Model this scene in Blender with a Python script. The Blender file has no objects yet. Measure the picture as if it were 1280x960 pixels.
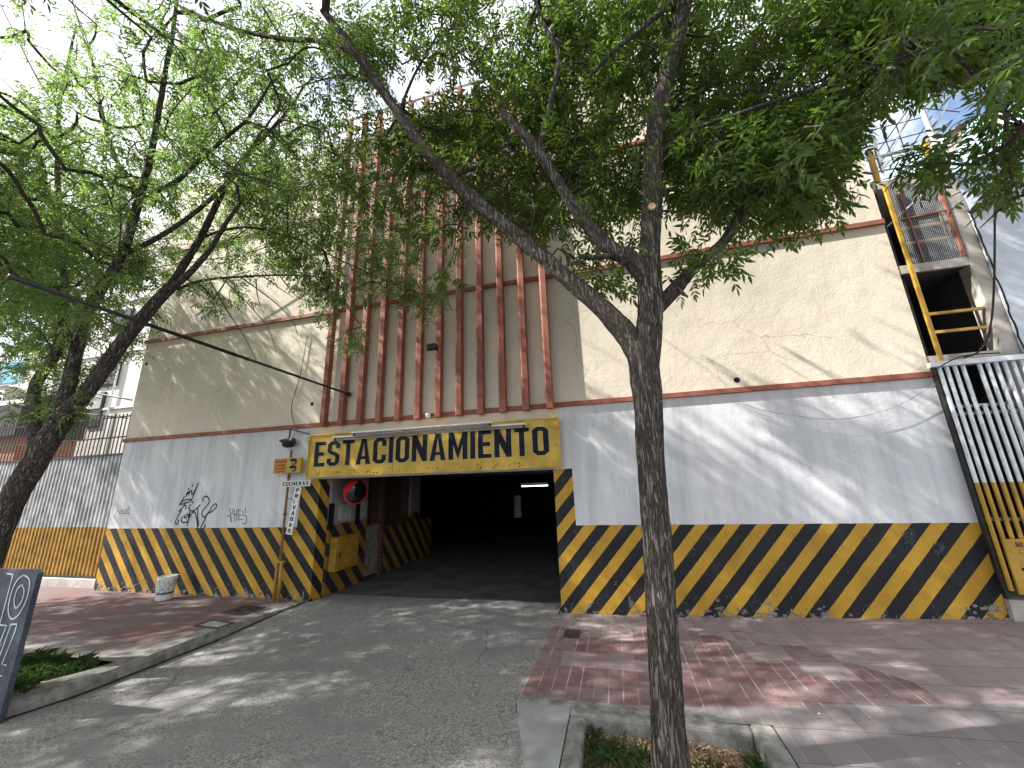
import bpy, math, random
import numpy as np
from mathutils import Vector, Matrix, noise as mnoise
random.seed(7); rng = np.random.default_rng(11)
scene = bpy.context.scene
COL = scene.collection
R = math.radians
# ------------------------------------------------------------------ camera (fitted to the photograph)
YAW, PIT, ROL, FOC = -0.24975491, 0.25294136, -0.0340788, 481.0
D = 6.5
CAM = np.array([0.0, 0.0, .296*D])
def cam_axes():
    f = np.array([math.sin(YAW)*math.cos(PIT), math.cos(YAW)*math.cos(PIT), math.sin(PIT)])
    r0 = np.array([math.cos(YAW), -math.sin(YAW), 0.0]); u0 = np.cross(r0, f)
    return r0*math.cos(ROL)+u0*math.sin(ROL), -r0*math.sin(ROL)+u0*math.cos(ROL), f
AR, AU, AF = cam_axes()
def ray(px, py): return AR*(px-640)/FOC-AU*(py-480)/FOC+AF
def at(px, py, Y=D):
    d = ray(px, py); p = CAM+d/d[1]*Y
    return (float(p[0]), float(p[1]), float(p[2]))
def gnd(px, py, z=0.0):
    d = ray(px, py); p = CAM+d*((z-CAM[2])/d[2])
    return (float(p[0]), float(p[1]), float(p[2]))
cd = bpy.data.cameras.new('camera'); cam = bpy.data.objects.new('camera', cd); COL.objects.link(cam)
M = Matrix.Identity(4)
for i in range(3):
    M[i][0] = AR[i]; M[i][1] = AU[i]; M[i][2] = -AF[i]; M[i][3] = CAM[i]
cam.matrix_world = M
cd.sensor_width = 36; cd.lens = 36*FOC/1280; cd.clip_start = .05; cd.clip_end = 1500
scene.camera = cam
# ------------------------------------------------------------------ shader helper
class NT:
    def __init__(s, name, rough=.8, spec=.3):
        s.m = bpy.data.materials.new(name); s.m.use_nodes = True
        s.t = s.m.node_tree; s.t.nodes.clear()
        s.out = s.t.nodes.new('ShaderNodeOutputMaterial'); s.b = s.t.nodes.new('ShaderNodeBsdfPrincipled')
        s.t.links.new(s.b.outputs[0], s.out.inputs[0])
        s.b.inputs['Roughness'].default_value = rough
        s.b.inputs['Specular IOR Level'].default_value = spec
        g = s.t.nodes.new('ShaderNodeNewGeometry'); s.P = g.outputs['Position']; s.G = g
        sp = s.n('ShaderNodeSeparateXYZ'); s.lk(s.P, sp.inputs[0]); s.X, s.Y, s.Z = sp.outputs
    def n(s, k): return s.t.nodes.new(k)
    def lk(s, a, b): s.t.links.new(a, b)
    def put(s, sock, v):
        if isinstance(v, bpy.types.NodeSocket): s.lk(v, sock)
        elif isinstance(v, (tuple, list)):
            sock.default_value = tuple(v)+((1,) if len(v) == 3 and len(sock.default_value) == 4 else ())
        else: sock.default_value = v
    def ma(s, op, a, b=0.0, c=None, clamp=False):
        n = s.n('ShaderNodeMath'); n.operation = op; n.use_clamp = clamp
        s.put(n.inputs[0], a); s.put(n.inputs[1], b)
        if c is not None: s.put(n.inputs[2], c)
        return n.outputs[0]
    def mix(s, f, a, b, kind='MIX'):
        n = s.n('ShaderNodeMix'); n.data_type = 'RGBA'; n.blend_type = kind
        s.put(n.inputs[0], f); s.put(n.inputs[6], a); s.put(n.inputs[7], b)
        return n.outputs[2]
    def vec(s, x=None, y=None, z=None):
        n = s.n('ShaderNodeCombineXYZ')
        for i, v in enumerate((x, y, z)):
            if v is not None: s.put(n.inputs[i], v)
        return n.outputs[0]
    def scaled(s, k, src=None):
        n = s.n('ShaderNodeVectorMath'); n.operation = 'MULTIPLY'
        s.put(n.inputs[0], src or s.P); n.inputs[1].default_value = k
        return n.outputs[0]
    def noise(s, scale, detail=3, rough=.55, v=None, dist=0):
        n = s.n('ShaderNodeTexNoise'); n.inputs['Scale'].default_value = scale; n.inputs['Detail'].default_value = detail
        n.inputs['Roughness'].default_value = rough; n.inputs['Distortion'].default_value = dist
        s.put(n.inputs['Vector'], v or s.P); return n.outputs['Fac']
    def voro(s, scale, feature='F1', v=None, out='Distance', rnd=1):
        n = s.n('ShaderNodeTexVoronoi'); n.feature = feature; n.inputs['Scale'].default_value = scale
        n.inputs['Randomness'].default_value = rnd
        s.put(n.inputs['Vector'], v or s.P); return n.outputs[out]
    def white(s, v):
        n = s.n('ShaderNodeTexWhiteNoise'); n.noise_dimensions = '3D'; s.put(n.inputs['Vector'], v); return n.outputs['Value']
    def step(s, f, a, b):   # smooth 0..1 map
        n = s.n('ShaderNodeMapRange'); n.interpolation_type = 'SMOOTHSTEP'
        s.put(n.inputs[0], f); s.put(n.inputs[1], a); s.put(n.inputs[2], b); return n.outputs[0]
    def bump(s, h, strength=.5, dist=.01, prev=None):
        n = s.n('ShaderNodeBump'); n.inputs['Strength'].default_value = strength; n.inputs['Distance'].default_value = dist
        s.put(n.inputs['Height'], h)
        if prev is not None: s.lk(prev, n.inputs['Normal'])
        return n.outputs[0]
    def fin(s, col=None, rough=None, nrm=None, metal=None):
        if col is not None: s.put(s.b.inputs['Base Color'], col)
        if rough is not None: s.put(s.b.inputs['Roughness'], rough)
        if nrm is not None: s.lk(nrm, s.b.inputs['Normal'])
        if metal is not None: s.put(s.b.inputs['Metallic'], metal)
        return s.m
def n_warp(self, k):
    n = self.n('ShaderNodeTexNoise'); n.inputs['Scale'].default_value = 2.5; n.inputs['Detail'].default_value = 4
    self.put(n.inputs['Vector'], self.P)
    a = self.n('ShaderNodeVectorMath'); a.operation = 'SCALE'; self.lk(n.outputs['Color'], a.inputs[0]); a.inputs['Scale'].default_value = k
    b = self.n('ShaderNodeVectorMath'); b.operation = 'ADD'; self.lk(self.P, b.inputs[0]); self.lk(a.outputs[0], b.inputs[1])
    return b.outputs[0]
NT.n_warp = n_warp; NT.warp = n_warp
def simple(name, col, rough=.7, metal=0, var=.25, scale=8, bump=.2, bs=60, spec=.3, dirt=None):
    t = NT(name, rough, spec)
    f = t.noise(scale, 4); dark = tuple(c*(1-var) for c in col); lite = tuple(min(1, c*(1+var)) for c in col)
    c = t.mix(t.step(f, .3, .7), dark, lite)
    if dirt:
        g = t.step(t.noise(scale*3.1, 5, .7), .56, .7); c = t.mix(t.ma('MULTIPLY', g, .7), c, dirt)
    return t.fin(c, rough, t.bump(t.noise(bs, 3), bump, .003), metal)
YEL = (.52, .27, .025); BLK = (.018, .019, .022)
WHT = (.56, .60, .66); CRM = (.66, .57, .43)
def striped(name, plain=True):
    """facade paint: hazard stripes below, white above, cream over the first red trim"""
    t = NT(name, .65, .3); X, Y, Z = t.X, t.Y, t.Z
    wob = t.ma('MULTIPLY', t.ma('SUBTRACT', t.noise(6, 3), .5), .02)
    ur = t.ma('ADD', t.ma('SUBTRACT', X, t.ma('MULTIPLY', Z, .89)), 1.6745)
    ul = t.ma('ADD', t.ma('ADD', t.ma('ADD', X, t.ma('MAXIMUM', t.ma('SUBTRACT', t.Y, 6.5), 0.0)), t.ma('MULTIPLY', Z, .93)), 7.1545+12.39)
    left = t.ma('LESS_THAN', X, -3.0)
    u = t.ma('ADD', t.ma('ADD', t.ma('MULTIPLY', ul, left), t.ma('MULTIPLY', t.ma('ADD', ur, 8.1), t.ma('SUBTRACT', 1.0, left))), wob)
    per = t.ma('ADD', .405, t.ma('MULTIPLY', left, .008))
    fr = t.ma('FRACT', t.ma('DIVIDE', u, per))
    yel = t.ma('LESS_THAN', fr, .485)
    grime = t.noise(2.2, 5, .65)
    yc = t.mix(t.step(grime, .3, .75), (.53, .31, .035), (.37, .205, .025))
    yc = t.mix(t.ma('MULTIPLY', t.step(t.noise(14, 5, .7), .55, .75), .35), yc, (.33, .20, .07))
    bc = t.mix(t.step(t.noise(5, 5, .7), .45, .85), (.012, .013, .016), (.032, .034, .037))
    sc = t.mix(yel, bc, yc)
    # chips and scratches
    chip = t.step(t.noise(22, 5, .75, dist=.6), .68, .71)
    low = t.step(Z, .42, .02)
    chip2 = t.step(t.ma('ADD', t.noise(9, 6, .7, dist=.8), t.ma('MULTIPLY', low, .13)), .665, .685)
    sc = t.mix(t.ma('MULTIPLY', chip, .55), sc, (.30, .27, .22))
    sc = t.mix(t.ma('MULTIPLY', chip2, .85), sc, t.mix(t.noise(30, 3), (.10, .095, .09), (.30, .28, .25)))
    # white field
    vst = t.noise(1.0, 5, .65, v=t.scaled((5, 5, .6)))
    wc = t.mix(t.step(vst, .35, .72), (.66, .672, .69), (.49, .503, .525))
    wc = t.mix(t.ma('MULTIPLY', t.step(t.noise(1.3, 6, .7), .5, .72), .55), wc, (.66, .68, .70))
    wc = t.mix(t.ma('MULTIPLY', t.step(t.noise(2.7, 6, .75, dist=.5), .62, .70), .4), wc, (.42, .42, .40))
    drip = t.ma('MULTIPLY', t.step(t.noise(1.0, 4, .6, v=t.scaled((14, 14, .5))), .55, .75), t.step(Z, 2.3, 3.2))
    wc = t.mix(t.ma('MULTIPLY', drip, .45), wc, (.27, .28, .28))
    # cream field
    cc = t.mix(t.step(t.noise(.9, 5, .6), .3, .75), (.71, .642, .53), (.60, .54, .44))
    cc = t.mix(t.ma('MULTIPLY', t.step(t.noise(1.0, 5, .6, v=t.scaled((7, 7, .8))), .52, .75), .25), cc, (.46, .38, .28))
    crk = t.ma('MULTIPLY', t.ma('LESS_THAN', t.voro(.8, 'DISTANCE_TO_EDGE', v=t.n_warp(.35)), .006), t.step(t.noise(.7, 2), .52, .6))
    cc = t.mix(t.ma('MULTIPLY', crk, .45), cc, (.33, .28, .21))
    lim = t.ma('ADD', 1.25, t.ma('MULTIPLY', t.ma('SUBTRACT', t.noise(9, 3), .5), .015))
    zs = t.ma('LESS_THAN', Z, lim)
    jam = t.ma('MULTIPLY', t.ma('MULTIPLY', t.ma('GREATER_THAN', X, -6.0), t.ma('LESS_THAN', X, -.69)), t.ma('LESS_THAN', Z, 2.13))
    isst = t.ma('MAXIMUM', zs, jam)
    col = t.mix(isst, wc, sc)
    finx = t.ma('MULTIPLY', t.ma('GREATER_THAN', X, -5.85), t.ma('LESS_THAN', X, -.86))
    iscr = t.ma('MAXIMUM', t.ma('GREATER_THAN', Z, 3.16), t.ma('MULTIPLY', finx, t.ma('GREATER_THAN', Z, 2.6)))
    col = t.mix(iscr, col, cc)
    n = t.bump(t.noise(45, 4, .65), .5, .008)
    n = t.bump(t.noise(3.5, 6, .6), .35, .03, n)
    n = t.bump(t.ma('MAXIMUM', chip2, crk), -.5, .01, n)
    return t.fin(col, t.mix(isst, (.85,)*3, (.62,)*3), n)
MT = {}
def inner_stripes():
    t = NT('shaded_wall_paint', .7, .3); Y, Z = t.Y, t.Z  # stripes and white toned down to put the garage's dimness into the paint
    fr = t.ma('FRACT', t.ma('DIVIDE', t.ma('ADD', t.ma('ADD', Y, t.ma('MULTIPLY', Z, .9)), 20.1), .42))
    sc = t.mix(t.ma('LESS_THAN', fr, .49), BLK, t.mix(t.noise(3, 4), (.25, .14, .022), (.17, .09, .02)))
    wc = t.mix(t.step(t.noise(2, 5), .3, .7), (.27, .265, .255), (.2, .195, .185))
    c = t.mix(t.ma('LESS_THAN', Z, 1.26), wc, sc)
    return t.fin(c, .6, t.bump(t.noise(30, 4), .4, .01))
MT['inner'] = inner_stripes()
MT['dark_int'] = simple('shade_dark_plaster', (.03, .03, .03), .9, var=.4, scale=2)  # near-black colour stands in for the unlit depth of the garage
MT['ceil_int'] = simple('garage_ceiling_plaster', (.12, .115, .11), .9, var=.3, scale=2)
MT['red'] = simple('red_oxide_paint', (.27, .098, .066), .65, var=.2, scale=5, bump=.3, bs=25, dirt=(.15, .065, .05))
MT['yellow'] = simple('yellow_enamel', (.42, .25, .035), .45, var=.2, scale=4, dirt=(.27, .16, .04), spec=.4)
MT['signyellow'] = simple('sign_yellow_enamel', (.50, .33, .035), .45, var=.2, scale=2.5, dirt=(.27, .18, .05), spec=.45, bump=.1)
MT['black'] = simple('black_paint', (.011, .012, .015), .6, var=.3, spec=.15)
MT['pale'] = simple('pale_outline_paint', (.5, .47, .38), .6)
MT['white'] = simple('white_enamel', (.72, .73, .74), .45, var=.08, dirt=(.5, .5, .48))
MT['whitebar'] = simple('white_bar_enamel', (.66, .70, .74), .4, var=.12, scale=10, dirt=(.35, .35, .34))
MT['greybar'] = simple('grey_galvanised_sheet', (.36, .37, .38), .55, var=.3, scale=3, dirt=(.2, .2, .2), metal=.15)
MT['darkmetal'] = simple('dark_metal', (.035, .034, .034), .5, var=.3, metal=.3)
MT['rust'] = simple('rusty_steel', (.10, .055, .04), .75, var=.4, scale=14, metal=.2)
MT['steel'] = simple('dull_steel', (.34, .34, .34), .4, var=.2, metal=.6)
MT['orange'] = simple('orange_board', (.50, .20, .035), .6, var=.12)
MT['red_plastic'] = simple('red_plastic', (.55, .02, .03), .35, var=.15, spec=.5)
MT['concrete'] = simple('old_concrete', (.40, .37, .33), .9, var=.22, scale=3, bump=.6, bs=30, dirt=(.22, .2, .18))
MT['concrete_dk'] = simple('shaded_shaft_concrete', (.05, .05, .052), .9, var=.3, scale=2)  # dark copy of the concrete, carrying the shade inside the bay
MT['blueglass'] = simple('blue_glass', (.10, .38, .52), .15, var=.1, spec=.6)
MT['darkglass'] = simple('dark_glass', (.03, .035, .04), .1, spec=.6)
MT['brick'] = None
def brick():
    t = NT('red_brick', .85); n = t.n('ShaderNodeTexBrick'); t.put(n.inputs['Vector'], t.vec(t.X, t.Z, 0.0))
    n.inputs['Scale'].default_value = 1; n.inputs['Brick Width'].default_value = .24; n.inputs['Row Height'].default_value = .07
    n.inputs['Mortar Size'].default_value = .008
    n.inputs['Color1'].default_value = (.34, .10, .06, 1); n.inputs['Color2'].default_value = (.25, .08, .05, 1); n.inputs['Mortar'].default_value = (.35, .3, .27, 1)
    return t.fin(n.outputs['Color'])
MT['brick'] = brick()
def wallpaint(name, a, b, sc=1.0):
    t = NT(name, .85, .2)
    c = t.mix(t.step(t.noise(sc, 6, .65), .3, .72), a, b)
    c = t.mix(t.ma('MULTIPLY', t.step(t.noise(1, 5, .6, v=t.scaled((6, 6, .5))), .5, .75), .35), c, tuple(v*.55 for v in b))
    n = t.bump(t.noise(30, 4), .4, .01); n = t.bump(t.noise(4, 5), .4, .04, n)
    return t.fin(c, .85, n)
MT['paleblue'] = wallpaint('pale_blue_wall', (.62, .66, .72), (.50, .54, .60))
MT['offwhite'] = wallpaint('off_white_wall', (.66, .64, .60), (.52, .50, .46), .4)
MT['creamwall'] = wallpaint('cream_side_wall', (.62, .56, .45), (.5, .44, .34), .5)
def bark():
    t = NT('furrowed_bark', .95, .15)
    wv = t.n_warp(.05)
    n1 = t.noise(1, 5, .65, v=t.scaled((42, 42, 4.2), wv), dist=.6); n2 = t.noise(1, 4, .6, v=t.scaled((70, 70, 14), wv))
    r1 = t.ma('ABSOLUTE', t.ma('SUBTRACT', n1, .5)); rid = t.step(r1, 0.0, .10)
    h = t.ma('ADD', t.ma('MULTIPLY', rid, .7), t.ma('MULTIPLY', n2, .4))
    c = t.mix(t.step(h, .2, 1.0), (.062, .053, .046), (.190, .165, .145))
    c = t.mix(t.ma('MULTIPLY', t.step(t.noise(2.2, 4), .45, .7), .5), c, t.mix(n2, (.07, .058, .048), (.20, .17, .145)))
    n = t.bump(h, 1.0, .022); n = t.bump(t.noise(90, 3), .5, .006, n)
    return t.fin(c, .95, n)
MT['bark'] = bark()
MT['twig'] = simple('twig_bark', (.06, .048, .038), .9, var=.3, scale=20)
MT['cutwood'] = simple('fresh_cut_wood', (.55, .38, .22), .8)
def leafmat(name, c1, c2, tr, trw=.45):
    t = NT(name, .45, .35)
    v = t.voro(7, 'F1', out='Color'); s = t.n('ShaderNodeSeparateXYZ'); t.lk(v, s.inputs[0])
    c = t.mix(t.ma('ADD', t.ma('MULTIPLY', s.outputs[0], .6), t.ma('MULTIPLY', t.noise(1.2, 3), .4)), c1, c2)
    t.fin(c, .42)
    tn = t.n('ShaderNodeBsdfTranslucent'); t.put(tn.inputs[0], t.mix(s.outputs[1], tr, tuple(x*.6 for x in tr)))
    mx = t.n('ShaderNodeMixShader'); mx.inputs[0].default_value = trw
    t.lk(t.b.outputs[0], mx.inputs[1]); t.lk(tn.outputs[0], mx.inputs[2]); t.lk(mx.outputs[0], t.out.inputs[0])
    return t.m
MT['leafA'] = leafmat('ash_leaf_dark', (.033, .053, .019), (.066, .094, .030), (.20, .33, .045), .5)
MT['leafB'] = leafmat('ash_leaf_light', (.046, .078, .030), (.085, .125, .048), (.28, .44, .10), .55)
MT['seed'] = simple('dry_seed_bunch', (.14, .075, .045), .9, var=.4)
MT['grass'] = leafmat('grass_blade', (.045, .085, .028), (.085, .14, .05), (.09, .16, .04), .3)
def drive():
    t = NT('aggregate_driveway', .9, .2)
    big = t.noise(.8, 6, .62, dist=.3); mid = t.noise(5, 5, .65)
    c = t.mix(t.step(big, .3, .7), (.175, .172, .170), (.265, .26, .252))
    ag = t.voro(75, 'F1', out='Color'); s = t.n('ShaderNodeSeparateXYZ'); t.lk(ag, s.inputs[0])
    agm = t.step(t.ma('ADD', big, t.ma('MULTIPLY', mid, .5)), .62, .82)
    c = t.mix(t.ma('MULTIPLY', agm, .75), c, t.mix(s.outputs[0], (.07, .07, .068), (.36, .35, .33)))
    c = t.mix(t.ma('MULTIPLY', t.step(mid, .55, .75), .35), c, (.30, .295, .285))
    c = t.mix(t.ma('MULTIPLY', t.step(t.noise(1.9, 5, .7, dist=1), .58, .68), .35), c, (.075, .075, .075))
    crk = t.ma('MULTIPLY', t.ma('LESS_THAN', t.voro(.42, 'DISTANCE_TO_EDGE', v=t.n_warp(.25)), .004), t.step(t.noise(.5, 2), .48, .56))
    c = t.mix(t.ma('MULTIPLY', crk, .5), c, (.05, .05, .05))
    n = t.bump(t.ma('MULTIPLY', t.voro(75), 1.0), .5, .006); n = t.bump(t.noise(14, 5, .7), .55, .015, n)
    n = t.bump(crk, -.8, .01, n)
    return t.fin(c, .9, n)
MT['facade'] = striped('painted_facade')
MT['drive'] = drive()
def tiles():
    t = NT('pavement_tiles', .8, .3); X, Y = t.X, t.Y
    fx = t.ma('DIVIDE', t.ma('ADD', X, 20.02), .1335); fy = t.ma('DIVIDE', t.ma('ADD', Y, 20.05), .40)
    gx = t.ma('FRACT', fx); gy = t.ma('FRACT', fy)
    cell = t.vec(t.ma('FLOOR', t.ma('DIVIDE', fx, 3.0)), t.ma('FLOOR', fy), 1.0)
    w = t.white(cell); w2 = t.white(t.vec(t.ma('FLOOR', fx), t.ma('FLOOR', fy), 4.0))
    jx = t.ma('MAXIMUM', t.ma('LESS_THAN', gx, .05), t.ma('GREATER_THAN', gx, .97))
    jy = t.ma('LESS_THAN', gy, .022)
    big = t.noise(.9, 5, .6)
    # red area: south boundary line, east boundary, with grey repairs
    e1 = t.ma('GREATER_THAN', t.ma('SUBTRACT', Y, t.ma('MULTIPLY', X, .13)), 4.12)
    e2 = t.ma('LESS_THAN', t.ma('ADD', X, t.ma('MULTIPLY', t.ma('SUBTRACT', Y, 4.2), .8)), t.ma('ADD', 2.0, t.ma('MULTIPLY', w, .9)))
    e3 = t.ma('GREATER_THAN', t.ma('ADD', t.ma('MULTIPLY', w, .55), t.ma('MULTIPLY', t.noise(.9, 2), .9)), .62)
    row = t.ma('LESS_THAN', Y, 4.45)
    north = t.ma('LESS_THAN', Y, t.ma('ADD', 5.75, t.ma('MULTIPLY', w, .3)))
    red = t.ma('MULTIPLY', t.ma('MULTIPLY', e1, e2), t.ma('MULTIPLY', t.ma('MAXIMUM', e3, row), north))
    redc = t.mix(w2, (.185, .085, .087), (.135, .068, .072))
    gry = t.mix(w2, (.240, .190, .190), (.30, .240, .240))
    gry = t.mix(t.ma('MULTIPLY', t.step(t.noise(.35, 3), .45, .6), .6), gry, (.25, .17, .175))
    slate = t.mix(w2, (.185, .165, .170), (.235, .21, .213))
    gry = t.mix(e1, slate, gry)
    c = t.mix(t.ma('MULTIPLY', red, t.ma('ADD', .30, t.ma('MULTIPLY', t.step(t.noise(2.6, 5, .7), .35, .62), .6))), gry, redc)
    c = t.mix(t.ma('MULTIPLY', t.step(t.noise(3.2, 6, .7), .45, .75), .4), c, (.20, .175, .17))
    c = t.mix(t.ma('MULTIPLY', t.step(big, .55, .75), .25), c, (.33, .29, .29))
    jm = t.ma('MULTIPLY', jx, t.ma('MULTIPLY', t.step(t.noise(2.2, 3), .38, .6), t.ma('ADD', .3, t.ma('MULTIPLY', red, .6))))
    c = t.mix(jm, c, (.42, .38, .37))
    c = t.mix(t.ma('MULTIPLY', jy, .75), c, (.075, .065, .065))
    far = t.ma('MULTIPLY', t.ma('LESS_THAN', t.ma('FRACT', t.ma('DIVIDE', fx, 3.0)), .018), .6)
    c = t.mix(far, c, (.08, .07, .07))
    n = t.bump(t.ma('MAXIMUM', jx, jy), -.6, .006); n = t.bump(t.noise(25, 5, .7), .4, .008, n)
    n = t.bump(w, .3, .006, n)
    return t.fin(c, .78, n)
MT['tiles'] = tiles()
def redwalk():
    t = NT('red_painted_pavement', .8, .25)
    c = t.mix(t.step(t.noise(1.1, 6, .65), .38, .62), (.150, .082, .083), (.135, .113, .114))
    c = t.mix(t.ma('MULTIPLY', t.step(t.noise(4, 6, .7), .5, .75), .4), c, (.19, .13, .128))
    # grey margin beside the kerb
    edge = t.step(t.ma('ADD', t.ma('ADD', t.X, t.ma('MULTIPLY', t.ma('SUBTRACT', 6.3, t.Y), .35)), t.ma('MULTIPLY', t.noise(2, 3), .25)), -5.55, -5.45)
    c = t.mix(edge, c, t.mix(t.noise(5, 4), (.20, .19, .18), (.28, .265, .25)))
    c = t.mix(t.ma('MULTIPLY', t.step(t.Y, 4.6, 4.2), .8), c, (.20, .185, .18))
    gy = t.ma('LESS_THAN', t.ma('FRACT', t.ma('DIVIDE', t.Y, .4)), .02); c = t.mix(t.ma('MULTIPLY', gy, .35), c, (.09, .07, .07))
    return t.fin(c, .8, t.bump(t.noise(22, 5, .7), .45, .01))
MT['redwalk'] = redwalk()
MT['kerb'] = simple('kerb_concrete', (.21, .205, .195), .9, var=.25, scale=5, bump=.7, bs=30, dirt=(.13, .125, .12))
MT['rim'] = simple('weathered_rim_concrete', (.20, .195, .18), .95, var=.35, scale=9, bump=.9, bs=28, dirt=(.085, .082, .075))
MT['slab'] = simple('smooth_cement', (.27, .28, .275), .85, var=.18, scale=2.5, bump=.4, bs=25, dirt=(.19, .19, .185))
MT['road'] = simple('asphalt', (.06, .06, .062), .9, var=.3, scale=3, bump=.6, bs=80)
MT['gfloor'] = simple('garage_concrete_floor', (.085, .085, .083), .7, var=.3, scale=2, bump=.3, dirt=(.09, .09, .09))  # albedo held low so the floor carries the garage's shade
MT['soil'] = simple('dry_soil', (.12, .085, .055), .95, var=.4, scale=12, bump=.9, bs=40)
MT['litter'] = simple('dry_leaf_litter', (.23, .145, .085), .9, var=.5, scale=25)
MT['slate'] = simple('dark_slate_paint', (.055, .065, .085), .6, var=.3, scale=6, dirt=(.10, .11, .12))
MT['chalk'] = simple('white_chalk_line', (.42, .46, .50), .9, var=.15, scale=20)
MT['ink'] = simple('black_spray', (.02, .02, .025), .6)
MT['iron'] = simple('cast_iron', (.07, .065, .06), .6, var=.4, scale=10, metal=.4)
MT['cable'] = simple('black_cable', (.02, .02, .02), .6)
def emis(name, col, s):
    t = NT(name); t.b.inputs['Emission Color'].default_value = (*col, 1); t.b.inputs['Emission Strength'].default_value = s
    return t.fin((.8, .8, .8))
MT['lit_tube'] = emis('lit_tube', (.85, .95, 1), 2.2)
def tarp():
    t = NT('blue_plastic_sheet', .35, .5)
    c = t.mix(t.step(t.noise(2.5, 5, .7, dist=1), .35, .65), (.35, .58, .72), (.62, .76, .84))
    return t.fin(c, .35, t.bump(t.noise(3.5, 4, dist=1.5), .8, .08))
MT['tarp'] = tarp()
def labelmat():
    t = NT('printed_bucket', .45, .4)
    m = t.step(t.noise(26, 3, .8), .5, .56)
    z = t.ma('MULTIPLY', t.ma('GREATER_THAN', t.Z, .13), t.ma('LESS_THAN', t.Z, .36))
    c = t.mix(t.ma('MULTIPLY', m, z), (.62, .63, .60), (.22, .24, .23))
    c = t.mix(t.ma('MULTIPLY', t.ma('GREATER_THAN', t.Z, .10), t.ma('LESS_THAN', t.Z, .135)), c, (.05, .06, .06))
    return t.fin(c, .45)
MT['bucket'] = labelmat()
# ------------------------------------------------------------------ mesh helper
class MB:
    def __init__(s): s.v = []; s.f = []
    def box(s, x0, x1, y0, y1, z0, z1):
        b = len(s.v)
        s.v += [(x0, y0, z0), (x1, y0, z0), (x1, y1, z0), (x0, y1, z0), (x0, y0, z1), (x1, y0, z1), (x1, y1, z1), (x0, y1, z1)]
        s.f += [tuple(b+i for i in q) for q in ((0, 3, 2, 1), (4, 5, 6, 7), (0, 1, 5, 4), (1, 2, 6, 5), (2, 3, 7, 6), (3, 0, 4, 7))]
        return s
    def prism(s, pts, off):
        """pts: 3D polygon, off: extrusion vector"""
        b = len(s.v); n = len(pts)
        s.v += [tuple(p) for p in pts]+[(p[0]+off[0], p[1]+off[1], p[2]+off[2]) for p in pts]
        s.f.append(tuple(b+i for i in range(n))); s.f.append(tuple(b+n+i for i in reversed(range(n))))
        for i in range(n): j = (i+1) % n; s.f.append((b+j, b+i, b+n+i, b+n+j))
        return s
    def beam(s, p, q, w, h=None, up=(0, 0, 1)):
        h = h or w; p = Vector(p); q = Vector(q); d = (q-p).normalized(); u = Vector(up)
        if abs(d.dot(u)) > .95: u = Vector((0, 1, 0))
        a = d.cross(u).normalized(); c = a.cross(d).normalized()
        pts = [p+a*(i*w/2)+c*(j*h/2) for i, j in ((-1, -1), (1, -1), (1, 1), (-1, 1))]
        return s.prism([tuple(x) for x in pts], tuple(q-p))
    def tube(s, pts, rad, seg=8, caps=True):
        pts = [Vector(p) for p in pts]; n = len(pts)
        if not isinstance(rad, (list, tuple)): rad = [rad]*n
        b = len(s.v); prev = None
        for i, p in enumerate(pts):
            d = (pts[min(i+1, n-1)]-pts[max(i-1, 0)]).normalized()
            if prev is None:
                a = d.orthogonal().normalized()
            else:
                a = (prev-d*prev.dot(d)).normalized()
            prev = a; c = d.cross(a)
            for k in range(seg):
                t = 2*math.pi*k/seg; s.v.append(tuple(p+(a*math.cos(t)+c*math.sin(t))*rad[i]))
        for i in range(n-1):
            for k in range(seg):
                k2 = (k+1) % seg; s.f.append((b+i*seg+k, b+i*seg+k2, b+(i+1)*seg+k2, b+(i+1)*seg+k))
        if caps:
            s.f.append(tuple(b+k for k in reversed(range(seg)))); s.f.append(tuple(b+(n-1)*seg+k for k in range(seg)))
        return s
    def lathe(s, c, prof, seg=24, axis=(0, 0, 1)):
        ax = Vector(axis).normalized(); c = Vector(c)
        pts = [c+ax*h for r, h in prof]
        a = ax.orthogonal().normalized(); e = ax.cross(a); b = len(s.v)
        for (r, h), p in zip(prof, pts):
            for k in range(seg):
                t = 2*math.pi*k/seg; s.v.append(tuple(p+(a*math.cos(t)+e*math.sin(t))*r))
        for i in range(len(prof)-1):
            for k in range(seg):
                k2 = (k+1) % seg; s.f.append((b+i*seg+k, b+i*seg+k2, b+(i+1)*seg+k2, b+(i+1)*seg+k))
        s.f.append(tuple(b+k for k in reversed(range(seg)))); s.f.append(tuple(b+(len(prof)-1)*seg+k for k in range(seg)))
        return s
    def build(s, name, m, parent=None, smooth=False, bev=0):
        me = bpy.data.meshes.new(name)
        o = Vector((0, 0, 0))
        p = parent
        while p is not None: o = o+p.location; p = p.parent
        me.from_pydata([(v[0]-o.x, v[1]-o.y, v[2]-o.z) for v in s.v], [], s.f); me.validate()
        me.materials.append(m if not isinstance(m, str) else MT[m])
        if smooth:
            for q in me.polygons: q.use_smooth = True
        ob = bpy.data.objects.new(name, me); COL.objects.link(ob)
        if parent is not None: ob.parent = parent
        if bev:
            b = ob.modifiers.new('bevel', 'BEVEL'); b.width = bev; b.segments = 2; b.limit_method = 'ANGLE'
        return ob
def tag(o, label, cat, group=None, kind=None):
    if label: o['label'] = label
    if cat: o['category'] = cat
    if group: o['group'] = group
    if kind: o['kind'] = kind
    return o
def root(name, loc, label, cat, group=None):
    o = bpy.data.objects.new(name, None); COL.objects.link(o); o.location = loc; o.empty_display_size = .2
    return tag(o, label, cat, group)
def struct(mb, name, m, **k):
    o = mb.build(name, m, **k); o['kind'] = 'structure'; return o
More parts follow.
